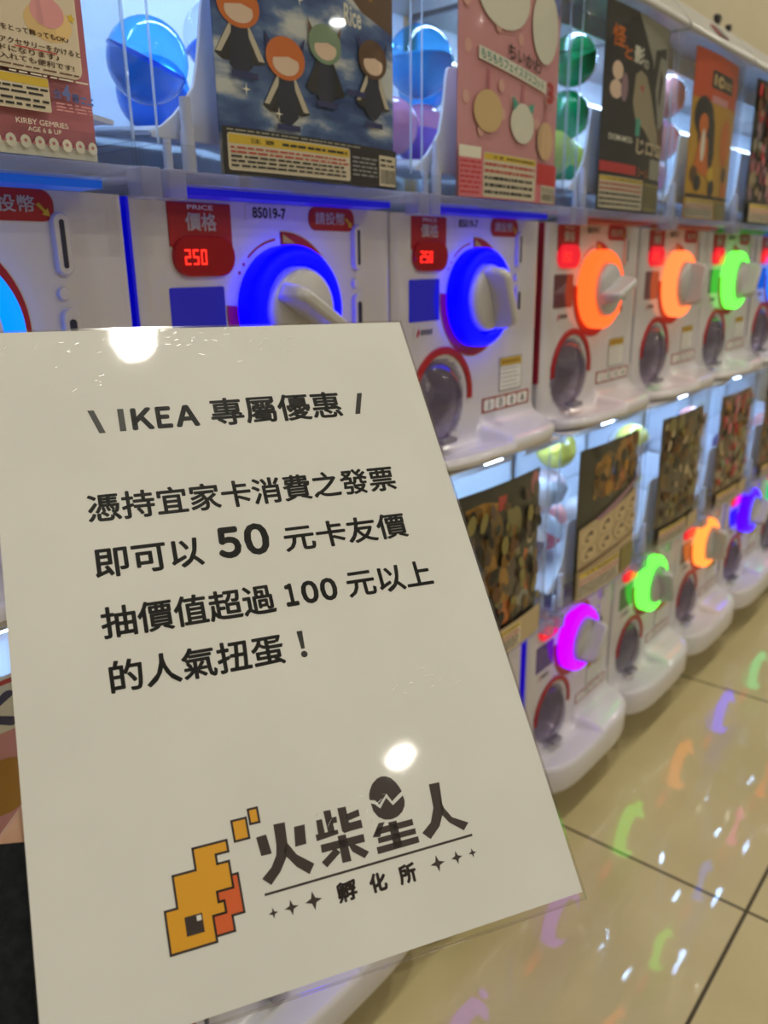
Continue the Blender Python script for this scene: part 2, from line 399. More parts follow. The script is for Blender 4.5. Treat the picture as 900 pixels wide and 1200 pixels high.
    f = MB(); f.lathe([(0.0001, -0.0035), (0.0036, -0.003), (0.0042, -0.0018), (0.0042, 0.002)], 0.2245, 0.9367, 24); B(f, 'return_button', plastic, smooth=True)
    f = MB(); f.lathe([(0.0001, -0.004), (0.0052, -0.004), (0.0062, -0.003), (0.0064, 0.003)], 0, 0, 32)
    for v in f.bm.verts:
        v.co.z += math.copysign(0.011, v.co.z); v.co.x += 0.2272; v.co.z += 0.9105
    cr_ = B(f, 'coin_return', plastic, smooth=True)
    f = MB(); f.prism(rrect(0.2246, 0.2294, 0.9005, 0.9205, 0.0022), -0.003, -0.0046); B(f, 'slot_opening', slotm, cr_)
    # dial
    f = MB(); f.prism(sector(CX, CZ, 0.0612, 0.030, 92, -186, 64), 0.002, -0.0010)
    bk = B(f, 'dial_backing', red); bk['label'] = 'red swirl behind the dial'
    f = MB(); f.flat(sector(CX, CZ, 0.0565, 0.0548, 98, 132, 14), -0.0003)
    for a in (139, 147): f.flat(disc(CX+0.0555*math.cos(math.radians(a)), CZ+0.0555*math.sin(math.radians(a)), 0.0014, n=12), -0.0003)
    B(f, 'turn_mark', red)
    f = MB(); f.flat([(0.139, 0.9765), (0.139, 0.9695), (0.152, 0.9695)], -0.0013)
    for a in (-2, -10, -18): f.flat(disc(CX+0.0562*math.cos(math.radians(a)), CZ+0.0562*math.sin(math.radians(a)), 0.0022, n=14), -0.0013)
    B(f, 'arrow', yellow, bk)
    f = MB(); prof = [(0.0505, 0.002), (0.0510, -0.004)]+[(0.0425+0.0085*math.cos(t), -0.0125-0.0085*math.sin(t)) for t in [math.radians(a) for a in range(0, 136, 15)]]+[(0.0355, -0.016), (0.0345, -0.010)]
    f.lathe(prof, CX, CZ, 72); f.lathe([(0.0001, -0.012), (0.0042, -0.0115), (0.0055, -0.009), (0.0055, 0.0)], CX+0.0535, CZ-0.030, 24)
    B(f, 'dial_ring', ringmat['blue'], smooth=True)
    f = MB(); f.lathe([(0.0352, 0.0), (0.0345, -0.020), (0.0325, -0.0245), (0.028, -0.027), (0.0001, -0.029)], 0, 0, 64)
    hub = f.build('dial_hub', knobm, root, smooth=True, loc=(CX, 0, CZ+DZ))
    f = MB()
    prf = [(-0.0335, -0.024), (-0.031, -0.044), (-0.025, -0.050), (0.025, -0.050), (0.031, -0.044), (0.0335, -0.024)]
    for sx, sc_ in ((-1, 1), (1, 1)): pass
    a = [f.bm.verts.new((x, y, 0.0085 if y > -0.03 else 0.0055)) for x, y in prf]; b = [f.bm.verts.new((x, y, -0.0085 if y > -0.03 else -0.0055)) for x, y in prf]
    f.bm.faces.new(a); f.bm.faces.new(b[::-1])
    for i in range(6): f.bm.faces.new((a[i], b[i], b[(i+1) % 6], a[(i+1) % 6]))
    f.build('dial_handle', knobm, hub, bevel=0.0035, smooth=True)
    f = MB(); f.lathe([(0.0001, -0.004), (0.0045, -0.004), (0.006, -0.003), (0.0065, 0.002)], 0.2185, 0.889, 24); lk = B(f, 'lock', chrome, smooth=True)
    f = MB(); f.prism(rrect(0.2179, 0.2191, 0.886, 0.892, 0.0005, 2), -0.003, -0.0045); B(f, 'keyhole', dark, lk)
    # prize chute
    f = MB(); f.prism(sector(0.083, HZ, 0.0545, 0.0465, -6, 186, 48), 0.002, -0.0022); rm = B(f, 'chute_rim', red, bevel=0.0006); rm['label'] = 'red arch over the prize chute'
    f = MB(); rows = []; nu, nv = 32, 10
    for j in range(nv+1):
        t = math.radians(90*j/nv)
        rows.append([(HX-0.003+0.042*math.sin(t)*math.cos(2*math.pi*i/nu), 0.004-0.024*math.cos(t), 0.811+0.044*math.sin(t)*math.sin(2*math.pi*i/nu)) for i in range(nu)])
    V = [[f.bm.verts.new(p) for p in r] for r in rows[1:]]; top = f.bm.verts.new((HX-0.003, -0.020, 0.811))
    for i in range(nu): f.bm.faces.new((top, V[0][i], V[0][(i+1) % nu]))
    for j in range(nv-1):
        for i in range(nu): f.bm.faces.new((V[j][i], V[j+1][i], V[j+1][(i+1) % nu], V[j][(i+1) % nu]))
    dr = B(f, 'chute_door', smoke, smooth=True); dr['label'] = 'smoky clear dome door'
    f = MB(); f.prism(rrect(0.060, 0.086, 0.770, 0.776, 0.002), -0.006, -0.019); B(f, 'door_lip', mat('smoked_plastic', (0.22, 0.20, 0.24), 0.15), dr, bevel=0.001)
    # notices on the panel
    f = MB(); f.prism([(0.1946, 0.808), (0.2445, 0.8085), (0.2445, 0.848), (0.1946, 0.8475)], 0.001, -0.0004, 0)
    f.flat([(0.1965, 0.838), (0.2425, 0.838), (0.2425, 0.8465), (0.1965, 0.8465)], -0.0006, 1); f.flat([(0.1965, 0.810), (0.2425, 0.810), (0.2425, 0.837), (0.1965, 0.837)], -0.0006, 2)
    for i in range(5): f.flat([(0.199, 0.8335-i*0.005), (0.238-0.004*(i % 2), 0.8335-i*0.005), (0.238-0.004*(i % 2), 0.8345-i*0.005), (0.199, 0.8345-i*0.005)], -0.0008, 0)
    for i in range(6): f.flat([(0.200+i*0.0068, 0.840), (0.2045+i*0.0068, 0.840), (0.2045+i*0.0068, 0.8445), (0.200+i*0.0068, 0.8445)], -0.0008, 3)
    B(f, 'notice_sticker', [grey, yellow, white, mat('print_brown', (0.25, 0.10, 0.02), 0.5)])
    f = MB(); f.prism([(0.160, 0.7875), (0.2635, 0.7875), (0.2635, 0.8045), (0.160, 0.8045)], 0.001, -0.0004, 0)
    for i, ch in enumerate('1日0A'):
        a = 0.1635+i*0.0245; f.flat(rrect(a, a+0.0225, 0.7895, 0.8025, 0.003), -0.0006, 1)
        f.text(ch, a+0.004, a+0.0185, 0.7912, 0.8008, -0.0008, 2, bold=0.02, keep=True)
    B(f, 'price_sticker', [mat('sticker_red', (0.30, 0.05, 0.05), 0.5), white, black])
    # gap light put in as tinted glowing strips, beside neighbours and under the case
    f = MB(); f.box(-0.0012, 0.0012, 0.0015, 0.012, 0.806, 0.998); B(f, 'side_gap_glow', gapglow['dim'])
    f = MB(); f.box(0.030, 0.245, -0.026, 0.0, 0.9988, 1.0035); B(f, 'front_gap_glow', gapglow['blue'])
    # display case
    f = MB(); f.box(BX0-0.002, BX1+0.002, -0.0425, 0.20, 1.0036, 1.0115)
    tr = B(f, 'case_tray', clr_tray, bevel=0.0015)
    for a in (0.0, 0.260):
        f = MB(); f.box(a, a+0.014, -0.047, -0.030, 0.9935, 1.0115); B(f, 'hinge_tab', tabm, tr, bevel=0.001)
    f = MB()
    for a, b, c, d in ((BX0, BX1, -0.0395, -0.0365), (BX0, BX0+0.003, -0.036, 0.20), (BX1-0.003, BX1, -0.036, 0.20)): f.box(a, b, c, d, 1.012, 1.0275)
    B(f, 'tray_rim', clr, tr)
    cs_ = B(make_case(TOP), 'clear_case', clr)
    f = MB()
    f.prism([(0.215, 1.124), (0.060, 1.124), (0.0565, 1.121), (0.0545, 1.114), (0.052, 1.098), (0.0485, 1.082), (0.0445, 1.068), (0.037, 1.0585), (0.027, 1.0485), (0.017, 1.041), (0.008, 1.036), (0.008, 1.0325), (0.215, 1.0325)], -0.0195, -0.0225)
    B(f, 'hopper_panel', hopm, cs_, bevel=0.0008)
    f = MB(); pl = [(0.008, 1.037), (0.020, 1.041), (0.06, 1.046), (0.14, 1.046), (0.215, 1.046), (0.262, 1.040)]
    a = [f.bm.verts.new((x, -0.0195, z)) for x, z in pl]; b = [f.bm.verts.new((x, 0.19, z+0.02)) for x, z in pl]
    a2 = [f.bm.verts.new((x, -0.0195, z-0.003)) for x, z in pl]; b2 = [f.bm.verts.new((x, 0.19, z+0.017)) for x, z in pl]
    for i in range(len(pl)-1):
        f.bm.faces.new((a[i], a[i+1], b[i+1], b[i])); f.bm.faces.new((a2[i], b2[i], b2[i+1], a2[i+1]))
        f.bm.faces.new((a[i], a2[i], a2[i+1], a[i+1])); f.bm.faces.new((b[i], b[i+1], b2[i+1], b2[i]))
    B(f, 'hopper_floor', hopm, cs_)
    f = MB(); f.tube((0.031, -0.029, 1.0116), (0.031, -0.029, 1.038), 0.0048); f.tube((0.031, -0.029, 1.038), (0.031, -0.029, 1.058), 0.0036)
    B(f, 'post', mat('frosted_plastic', (0.55, 0.55, 0.68), 0.2), cs_, smooth=True)
    f = MB(); f.tube((0.0145, -0.0285, 1.0116), (0.0145, -0.0285, 1.0315), 0.0032, r2=0.0026); B(f, 'peg', MATS['frosted_plastic'], cs_, smooth=True)
    f = MB(); f.box(0.006, 0.266, 0.196, 0.20, 1.012, TOP); B(f, 'back_panel', inner, cs_)
    f = MB(); f.box(0.025, 0.247, 0.192, 0.1955, 1.2035, 1.2085)
    bs = B(f, 'light_strip', plastic, cs_)
    f = MB()
    for i in range(16): f.box(0.032+i*0.0135, 0.0365+i*0.0135, 0.1905, 0.1925, 1.2045, 1.2075)
    B(f, 'light_diodes', mat('diode', (1, 1, 1), 0.4, emit=(0.75, 0.87, 1.0), es=14.0), bs)
    f = MB()
    if upper: prof = [(-0.0475, 1.2430), (-0.0475, 1.2490), (-0.044, 1.2550), (-0.014, 1.2880), (0.004, 1.3010), (0.03, 1.3070), (0.21, 1.3070), (0.21, 1.2430)]
    else: prof = [(-0.0425, 1.2550), (-0.0425, 1.2570), (-0.040, 1.2575), (0.21, 1.2575), (0.21, 1.2550)]
    L_ = [[f.bm.verts.new((x, y, z)) for y, z in prof] for x in (0.0005, 0.2715)]
    f.bm.faces.new(L_[0]); f.bm.faces.new(L_[1][::-1])
    for i in range(len(prof)): f.bm.faces.new((L_[0][i], L_[0][(i+1) % len(prof)], L_[1][(i+1) % len(prof)], L_[1][i]))
    lid = B(f, 'lid', lidm if upper else plastic, bevel=0.002 if upper else 0.0006)
    f = MB(); f.box(0.02, 0.252, 0.030, 0.046, TOP-0.0045, TOP)
    if not upper: f.box(0.118, 0.152, -0.0345, -0.0285, TOP-0.0045, TOP)
    B(f, 'light_bar', led, lid)
    f = MB(); f.box(0.008, 0.264, 0.020, 0.023, 1.220, TOP); B(f, 'added_light_shade', inner, lid)  # added apron that hides the light bar from the front
    for a in (BX0+0.0004, BX1-0.0026):
        f = MB(); f.box(a+0.0006, a+0.0017, -0.0325, -0.0312, 1.0275, TOP); B(f, 'corner_glint', edgem, cs_)  # pale strips imitating the bright glint down the case corners
    return root

UP = {1: 'sky', 2: 'blue', 3: 'blue', 4: 'orange', 5: 'amber', 6: 'green', 7: 'sky', 8: 'pink', 9: 'orange'}
LO = {1: 'green', 2: 'violet', 3: 'magenta', 4: 'magenta', 5: 'green', 6: 'gold', 7: 'violet', 8: 'mint', 9: 'pink'}
OFF = [0, 0, -0.0008, -0.0042, 0.005, 0.004, 0.0003, 0.003, -0.001, -0.001]
SIDE_U = {2: 'blue', 3: 'dim', 4: 'red'}; SIDE_L = {4: 'violet', 3: 'violet'}
ANG = {1: -30, 2: -32, 3: -68, 4: 20, 5: 75, 6: 60, 7: 10, 8: 40, 9: 0}
KU = {1: 'white capsule machine with light blue dial, under the dusty pink text poster',
      2: 'white capsule machine with deep blue dial under the cloudy sky poster',
      3: 'white capsule machine with deep blue dial under the pink poster of cream discs',
      4: 'upper white capsule machine with deep orange dial, under the black and grey poster',
      5: 'upper white capsule machine with pale orange dial, under the yellow and orange poster',
      6: 'upper white capsule machine with bright green dial, under the dark poster of red rows',
      7: 'upper white capsule machine with sky blue dial, cut by the photo edge',
      8: 'upper white capsule machine with pink dial, just past the sky blue dial machine',
      9: 'upper white capsule machine with orange dial, last of the row'}
KL = {1: 'lower white capsule machine with the pink poster lettered in navy',
      2: 'lower white capsule machine whose base shows under the bottom edge of the sign',
      3: 'lower white capsule machine with the dark gold poster, half behind the sign',
      4: 'lower white capsule machine with magenta dial, right beside the sign',
      5: 'lower white capsule machine with green dial, next to the magenta one',
      6: 'lower white capsule machine with golden orange dial',
      7: 'lower white capsule machine with violet dial',
      8: 'lower white capsule machine with mint green dial, cut by the photo edge',
      9: 'lower white capsule machine with pink dial, last of the row'}
stand_m = mat('stand_grey', (0.10, 0.095, 0.09), 0.5)
st0 = empty('machine_stand', (0, 0, 0))
f = MB(); f.box(0.012, 0.262, 0.035, 0.26, 0.022, 0.0630); f.build('plinth', stand_m, st0, bevel=0.002)
for a, b in ((0.03, 0.055), (0.245, 0.055), (0.03, 0.24), (0.245, 0.24)):
    f = MB(); f.tube((a, b, 0.0), (a, b, 0.006), 0.017); f.tube((a, b, 0.006), (a, b, 0.022), 0.008); f.build('foot', plastic, st0, smooth=True)
protos = {True: make_machine(True), False: make_machine(False)}
ZU, ZL = 0.735-FL, 0.735-0.51-FL
machines = {}
lit = {}
def recolour(root, key, side, ang, lit_price=False):
    for ch in root.children:
        n = ch.name.split('.')[0]
        if n in ('dial_ring', 'side_gap_glow', 'front_gap_glow', 'information_window'):
            m = winglow[key] if n == 'information_window' else ringmat[key] if n == 'dial_ring' else (gapglow[side] if n == 'side_gap_glow' else gapglow[key])
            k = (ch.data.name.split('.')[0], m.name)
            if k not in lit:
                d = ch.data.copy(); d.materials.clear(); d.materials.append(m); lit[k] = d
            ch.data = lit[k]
        if n == 'price_display' and lit_price:
            if 'lit_price' not in lit:
                d = ch.data.copy(); d.materials.clear(); d.materials.append(redl); lit['lit_price'] = d
            ch.data = lit['lit_price']
        if n == 'dial_hub': ch.rotation_euler = (0, math.radians(-ang), 0)
for upper, colours, labels, sides, z in ((True, UP, KU, SIDE_U, ZU), (False, LO, KL, SIDE_L, ZL)):
    for k in range(1, 10):
        r = protos[upper] if k == 1 else copy_tree(protos[upper])
        machines[(upper, k)] = r
for (upper, k), r in machines.items():
    r.location = (k*W+OFF[k], 0, ZU if upper else ZL)
    recolour(r, (UP if upper else LO)[k], (SIDE_U if upper else SIDE_L).get(k, 'dim'), ANG[k]+(0 if upper else 35), k > 3)
    tag(r, (KU if upper else KL)[k], 'capsule machine', 'capsule machines in the upper row' if upper else 'capsule machines in the lower row')
for k in range(1, 10):
    o = st0 if k == 1 else copy_tree(st0)
    o.location = (k*W+OFF[k], 0, 0)
    tag(o, 'dark grey plinth on short feet under the lower machines', 'stand', 'plinths under the machines')

# ------------------------------------------------------------------ posters (u, v in 0..1 over the card)
PW, PH, PX, PZ = 0.1865, 0.2225, 0.0514, 1.0125
class Poster:
    def __init__(s, bg): s.f = MB(); s.mats = [bg]; s.n = 0; s.f.flat([(0, 0), (PW, 0), (PW, PH), (0, PH)], 0, 0)
    def mi(s, m):
        if m not in s.mats: s.mats.append(m)
        return s.mats.index(m)
    def y(s): s.n += 1; return -0.00006*s.n
    def poly(s, pts, m): s.f.flat([(min(1, max(0, u))*PW, min(1, max(0, v))*PH) for u, v in pts], s.y(), s.mi(m))
    def rect(s, u0, u1, v0, v1, m): s.poly([(u0, v0), (u1, v0), (u1, v1), (u0, v1)], m)
    def ell(s, u, v, ru, rv, m, rot=0.0, n=24): s.poly([(x, z) for x, z in disc(u, v, ru, rv, n, rot)], m)
    def rr(s, u0, u1, v0, v1, r, m): s.f.flat([(x, z) for x, z in rrect(u0*PW, u1*PW, v0*PH, v1*PH, r*PW)], s.y(), s.mi(m))
    def text(s, st, u0, u1, v0, v1, m, bold=0.01, slope=0.0): s.f.text(st, u0*PW, u1*PW, v0*PH, v1*PH, s.y(), s.mi(m), bold, slope=slope)
    def lines(s, u0, u1, v0, v1, n, m, seed=0):
        R = random.Random(seed); y = s.y(); mi = s.mi(m); h = (v1-v0)/n
        for i in range(n):
            x = u0
            while x < u1-0.01:
                w = R.uniform(0.012, 0.05); e = min(u1, x+w)
                s.f.flat([(x*PW, (v1-(i+0.75)*h)*PH), (e*PW, (v1-(i+0.75)*h)*PH), (e*PW, (v1-(i+0.3)*h)*PH), (x*PW, (v1-(i+0.3)*h)*PH)], y, mi)
                x = e+R.uniform(0.004, 0.012)
    def barcode(s, u0, u1, v0, v1):
        s.rect(u0, u1, v0, v1, cream); y = s.y(); mi = s.mi(black); R = random.Random(3); x = u0+0.01
        while x < u1-0.012:
            w = R.uniform(0.002, 0.006); s.f.flat([(x*PW, (v0+0.008)*PH), ((x+w)*PW, (v0+0.008)*PH), ((x+w)*PW, (v0+(v1-v0)*0.55)*PH), (x*PW, (v0+(v1-v0)*0.55)*PH)], y, mi); x += w+R.uniform(0.002, 0.006)
        s.lines(u0+0.01, u1-0.01, v0+(v1-v0)*0.6, v1-0.006, 2, black, 5)
    def caution(s, u0, u1, v0, v1, seed=1, band=0.28):
        s.rr(u0, u1, v0, v1, 0.012, cream); vb = v1-(v1-v0)*band
        s.rect(u0+0.006, u1-0.006, vb, v1-0.004, yellow); s.text('注 意', u0+(u1-u0)*0.16, u0+(u1-u0)*0.34, vb+0.006, v1-0.010, black, 0.01)
        s.lines(u0+(u1-u0)*0.40, u1-0.02, vb+0.004, v1-0.008, 1, black, seed+9)
        m_ = vb-(vb-v0)*0.38; s.lines(u0+0.012, u1-0.012, m_, vb-0.004, 2, mat('print_red', (0.45, 0.05, 0.04), 0.5), seed); s.lines(u0+0.012, u1-0.03, v0+0.008, m_, 3, black, seed+1)
    def dabs(s, n, pal, seed, u0, u1, v0, v1, r):
        R = random.Random(seed)
        for i in range(n):
            u = R.uniform(u0, u1); v = R.uniform(v0, v1); a = R.uniform(0.4, 1.0)*r; b = R.uniform(0.4, 1.2)*r
            s.ell(u, v, a, b, R.choice(pal), R.uniform(-1, 1), 9)
    def build(s, upper, k, label):
        bm = s.f.bm
        for i in range(1, 12):
            bmesh.ops.bisect_plane(bm, geom=bm.verts[:]+bm.edges[:]+bm.faces[:], plane_co=(PW*i/12, 0, 0), plane_no=(1, 0, 0), dist=1e-7)
        # stock behind the print
        a = [[bm.verts.new((PW*i/12, 0.0006, z)) for z in (0, PH)] for i in range(13)]
        for i in range(12): bm.faces.new((a[i][0], a[i][1], a[i+1][1], a[i+1][0]))
        for v in bm.verts: v.co.y += front_y(PX+v.co.x, -0.0322, 0.0085); v.co.x += PX
        if not upper:
            for v in bm.verts: v.co.z *= 0.957
        o = s.f.build('poster', s.mats, None, recalc=False)
        o.location = (k*W+OFF[k], 0, PZ+FL*0+(ZU if upper else ZL)+DZ)
        return tag(o, label, 'poster', 'posters in the upper cases' if upper else 'posters in the lower cases')
def ink(name, r, g, b): return mat('ink_'+name, s2l(r, g, b), 0.55)
pk = ink('pink', 214, 146, 150); pk2 = ink('rose', 196, 110, 122); rd = ink('red', 190, 40, 44); og = ink('orange', 214, 110, 30); bl = ink('navy', 32, 36, 92)
tl = ink('teal', 70, 160, 140); br = ink('brown', 96, 62, 32); gd = ink('gold', 178, 122, 30); sk = ink('skin', 232, 200, 176); lt = ink('light', 228, 222, 206); gn = ink('sage', 128, 150, 120)
yl = ink('bright_yellow', 214, 176, 24); dk = ink('dark', 30, 24, 22); lb = ink('blue', 92, 110, 176); tan = ink('tan', 182, 160, 124); gr = ink('grey', 150, 146, 132); mv = ink('mauve', 150, 116, 128)
murk = noisy('ink_murk', [s2l(34, 28, 22), s2l(78, 60, 42), s2l(112, 84, 52)], 55, 0.55, (1, 1, 0.6), 5, 0.35, 0.68)
murk2 = noisy('ink_murk_warm', [s2l(58, 40, 30), s2l(120, 80, 56), s2l(160, 116, 84)], 60, 0.55, (1, 1, 0.7), 5, 0.35, 0.68)
sky = noisy('ink_sky', [s2l(44, 70, 128), s2l(84, 112, 160), s2l(206, 206, 204)], 16, 0.55, (1, 1, 2.6), 5, 0.38, 0.58)

p = Poster(pk2)
p.rect(0.0, 1.0, 0.0, 0.028, lt)
for i in range(22): p.ell(0.028+i*0.0452, 0.030, 0.0165, 0.0150, lt); p.poly([(0.028+i*0.0452+(0.0075 if q % 2 == 0 else 0.0035)*math.cos(math.radians(90+36*q)), 0.032+(0.0062 if q % 2 == 0 else 0.003)*math.sin(math.radians(90+36*q))) for q in range(10)], pk2)
for i in range(21): p.ell(0.0506+i*0.0452, 0.027, 0.004, 0.0034, pk2, n=10)
U = lambda u: 1-(1-u)*0.56
Vv = lambda v: v*0.647
p.rr(0.04, U(0.935), Vv(0.29), 0.97, 0.03, ink('panel', 226, 208, 184))
p.ell(U(0.76), Vv(0.47), 0.078, 0.042, ink('egg', 226, 190, 130)); p.ell(U(0.76), Vv(0.505), 0.055, 0.034, pk); p.poly([(U(0.90)+(0.014 if q % 2 == 0 else 0.007)*math.cos(math.radians(80+36*q)), Vv(0.505)+(0.012 if q % 2 == 0 else 0.006)*math.sin(math.radians(80+36*q))) for q in range(10)], yl)
for t, a_u, b_u, v, m_ in (('☆ フタをとって飾ってもOK♪', 0.36, 0.87, 0.415, br), ('マスターにアクセサリーをかけると', 0.26, 0.935, 0.372, br), ('スタンドになります♪', 0.30, 0.80, 0.345, br), ('お部屋を入れても便利です!', 0.26, 0.885, 0.318, br)):
    p.text(t, U(a_u), U(b_u), Vv(v), Vv(v+0.021), m_, 0.015)
p.rect(U(0.55), U(0.79), Vv(0.366), Vv(0.370), rd); p.lines(U(0.2), U(0.91), Vv(0.298), Vv(0.310), 1, br, 4)
p.rr(0.05, U(0.715), Vv(0.155), Vv(0.275), 0.006, cream); p.rect(0.055, U(0.712), Vv(0.243), Vv(0.272), yellow); p.lines(0.10, U(0.705), Vv(0.205), Vv(0.24), 2, black, 2); p.lines(0.10, U(0.705), Vv(0.162), Vv(0.20), 2, black, 6)
p.text('全', U(0.735), U(0.785), Vv(0.212), Vv(0.245), lb, 0.03); p.text('4', U(0.79), U(0.838), Vv(0.208), Vv(0.264), lb, 0.05); p.text('種', U(0.845), U(0.89), Vv(0.205), Vv(0.238), lb, 0.03)
p.lines(U(0.90), U(0.98), Vv(0.20), Vv(0.235), 2, lb, 8); p.lines(U(0.745), U(0.965), Vv(0.165), Vv(0.20), 3, pk, 9); p.lines(U(0.5), U(0.975), Vv(0.276), Vv(0.287), 1, lt, 3)
p.text('KIRBY GEMRIES', U(0.50), U(0.80), Vv(0.105), Vv(0.124), lt, 0.0); p.text('AGE 6 & UP', U(0.56), U(0.755), Vv(0.080), Vv(0.097), lt, 0.0)
p.build(True, 1, 'dusty pink poster with a scalloped white hem and Japanese text panel')

p = Poster(sky)
p.poly([(0.66, 1.0), (0.70, 0.60), (0.78, 0.56), (1.0, 0.52), (1.0, 1.0)], br); p.poly([(0.72, 0.98), (0.76, 0.63), (0.85, 0.60), (0.86, 0.98)], gd)
p.text('Rice', 0.665, 0.775, 0.505, 0.570, lt, 0.02)
class Squash:
    def __init__(s, p, u, v): s.p, s.u, s.v = p, u, v
    def f(s, q): return (s.u+(q[0]-s.u)*1.15, s.v+(q[1]-s.v)*0.80)
    def poly(s, pts, m): s.p.poly([s.f(q) for q in pts], m)
    def ell(s, u, v, a, b, m): a_, b_ = s.f((u, v)); s.p.ell(a_, b_, a*1.15, b*0.80, m)
def figure(u, v, hair, h=1.0, cape=cream, horn=bl):
    p = Squash(globals()['p'], u, v)
    p.poly([(u-0.10*h, v-0.17*h), (u-0.035*h, v-0.05*h), (u+0.035*h, v-0.05*h), (u+0.10*h, v-0.18*h), (u+0.07*h, v-0.19*h), (u-0.07*h, v-0.19*h)], dk)
    p.poly([(u-0.095*h, v-0.165*h), (u-0.035*h, v-0.055*h), (u-0.02*h, v-0.07*h), (u-0.075*h, v-0.165*h)], cape); p.poly([(u+0.095*h, v-0.175*h), (u+0.035*h, v-0.055*h), (u+0.02*h, v-0.07*h), (u+0.07*h, v-0.175*h)], cape)
    p.poly([(u-0.045*h, v-0.20*h), (u-0.03*h, v-0.05*h), (u+0.03*h, v-0.05*h), (u+0.045*h, v-0.20*h), (u+0.012*h, v-0.23*h), (u-0.03*h, v-0.22*h)], ink('night', 26, 28, 52))
    p.poly([(u-0.085*h, v+0.085*h), (u-0.075*h, v+0.02*h), (u-0.05*h, v+0.03*h)], horn); p.poly([(u+0.085*h, v+0.085*h), (u+0.075*h, v+0.02*h), (u+0.05*h, v+0.03*h)], horn)
    p.ell(u, v, 0.082*h, 0.074*h, hair); p.ell(u, v-0.018*h, 0.055*h, 0.040*h, sk); p.poly([(u-0.058*h, v-0.005*h), (u-0.05*h, v+0.04*h), (u+0.05*h, v+0.04*h), (u+0.058*h, v-0.004*h), (u+0.01*h, v+0.008*h)], hair)
figure(0.115, 0.470, og); figure(0.325, 0.355, og, 1.05); figure(0.54, 0.425, gn, 1.0, dk, br); figure(0.84, 0.420, br, 1.05)
for u, v in ((0.12, 0.275), (0.32, 0.145), (0.54, 0.235), (0.72, 0.29), (0.84, 0.20)): p.rect(u-0.06, u+0.06, v, v+0.018, bl)
for u, v in ((0.40, 0.53), (0.12, 0.245), (0.27, 0.19)): p.poly([(u-0.02, v), (u-0.003, v+0.003), (u, v+0.02), (u+0.003, v+0.003), (u+0.02, v), (u+0.003, v-0.003), (u, v-0.02), (u-0.003, v-0.003)], lt)
p.rect(0, 1, 0, 0.135, dk); p.lines(0.02, 0.75, 0.122, 0.132, 1, gr, 11); p.caution(0.02, 0.665, 0.012, 0.118); p.lines(0.68, 0.85, 0.03, 0.10, 5, grey, 2); p.barcode(0.865, 0.99, 0.008, 0.112)
p.build(True, 2, 'blue cloudy sky poster with four small caped figures above a black caution strip')

p = Poster(pk)
R = random.Random(5)
for i in range(26): p.ell(R.uniform(0.05, 0.95), R.uniform(0.22, 0.98), 0.028, 0.026, ink('pink_dot', 226, 170, 158), n=12)
p.ell(0.37, 0.805, 0.240, 0.135, lt, n=40); p.ell(0.80, 0.745, 0.155, 0.150, lt, 0.2, n=40); p.poly([(0.80, 0.90), (0.90, 0.86), (0.97, 0.80), (0.985, 0.95)], lb)
p.text('ちいかわ', 0.41, 0.76, 0.572, 0.628, dk, 0.015, -0.10)
p.poly([(0.15, 0.585), (0.15, 0.535), (0.83, 0.475), (0.83, 0.525)], lt); p.text('もちもちフェイスマスコット', 0.17, 0.80, 0.540, 0.578, tl, 0.02, -0.105); p.text('3', 0.84, 0.93, 0.44, 0.53, rd, 0.03)
for u, v, m_ in ((0.24, 0.345, ink('butter', 220, 184, 130)), (0.57, 0.325, lt), (0.84, 0.275, ink('biscuit', 208, 170, 130))):
    p.rect(u-0.008, u+0.008, v+0.07, v+0.16, pk2); p.ell(u, v, 0.125 if u < 0.8 else 0.10, 0.082, m_, n=30)
p.poly([(0.47, 0.37), (0.46, 0.43), (0.52, 0.40)], tl); p.poly([(0.67, 0.37), (0.69, 0.42), (0.62, 0.40)], tl)
p.rect(0, 1, 0, 0.175, ink('rose_deep', 206, 112, 124)); p.rect(0.0, 0.18, 0.155, 0.20, lt); p.lines(0.01, 0.18, 0.01, 0.15, 7, rd, 4)
p.caution(0.20, 0.73, 0.005, 0.185, 7, 0.16); p.rect(0.75, 0.98, 0.085, 0.175, rd); p.barcode(0.80, 0.985, 0.005, 0.080)
p.build(True, 3, 'pink poster of plain cream and white round charms over a caution box')

p = Poster(dk)
p.poly([(0.42, 1.0), (1.0, 1.0), (1.0, 0.25), (0.92, 0.42), (0.70, 0.80)], gr); p.poly([(0.74, 0.86), (0.95, 0.90), (0.97, 0.84), (0.84, 0.84), (0.76, 0.60), (0.70, 0.62)], dk); p.poly([(0.86, 0.78), (0.92, 0.74), (0.88, 0.58), (0.84, 0.62)], dk)
p.text('怪', 0.08, 0.25, 0.80, 0.90, og, 0.03); p.text('と', 0.25, 0.36, 0.76, 0.82, og, 0.03); p.text('影', 0.38, 0.54, 0.755, 0.84, lt, 0.03); p.text('の', 0.54, 0.62, 0.745, 0.79, lt, 0.02)
p.ell(0.17, 0.69, 0.07, 0.045, sk); p.ell(0.16, 0.60, 0.08, 0.045, sk); p.ell(0.27, 0.62, 0.05, 0.07, mv)
p.poly([(0.42, 0.70), (0.50, 0.73), (0.60, 0.71), (0.70, 0.62), (0.80, 0.50), (0.98, 0.36), (0.98, 0.30), (0.80, 0.36), (0.62, 0.44), (0.46, 0.48), (0.40, 0.56)], ink('stone', 158, 144, 116)); p.poly([(0.50, 0.65), (0.56, 0.66), (0.55, 0.62)], rd)
p.rect(0.47, 0.54, 0.40, 0.49, tl); p.poly([(0.86, 0.45), (1.0, 0.52), (1.0, 0.36), (0.90, 0.36)], br)
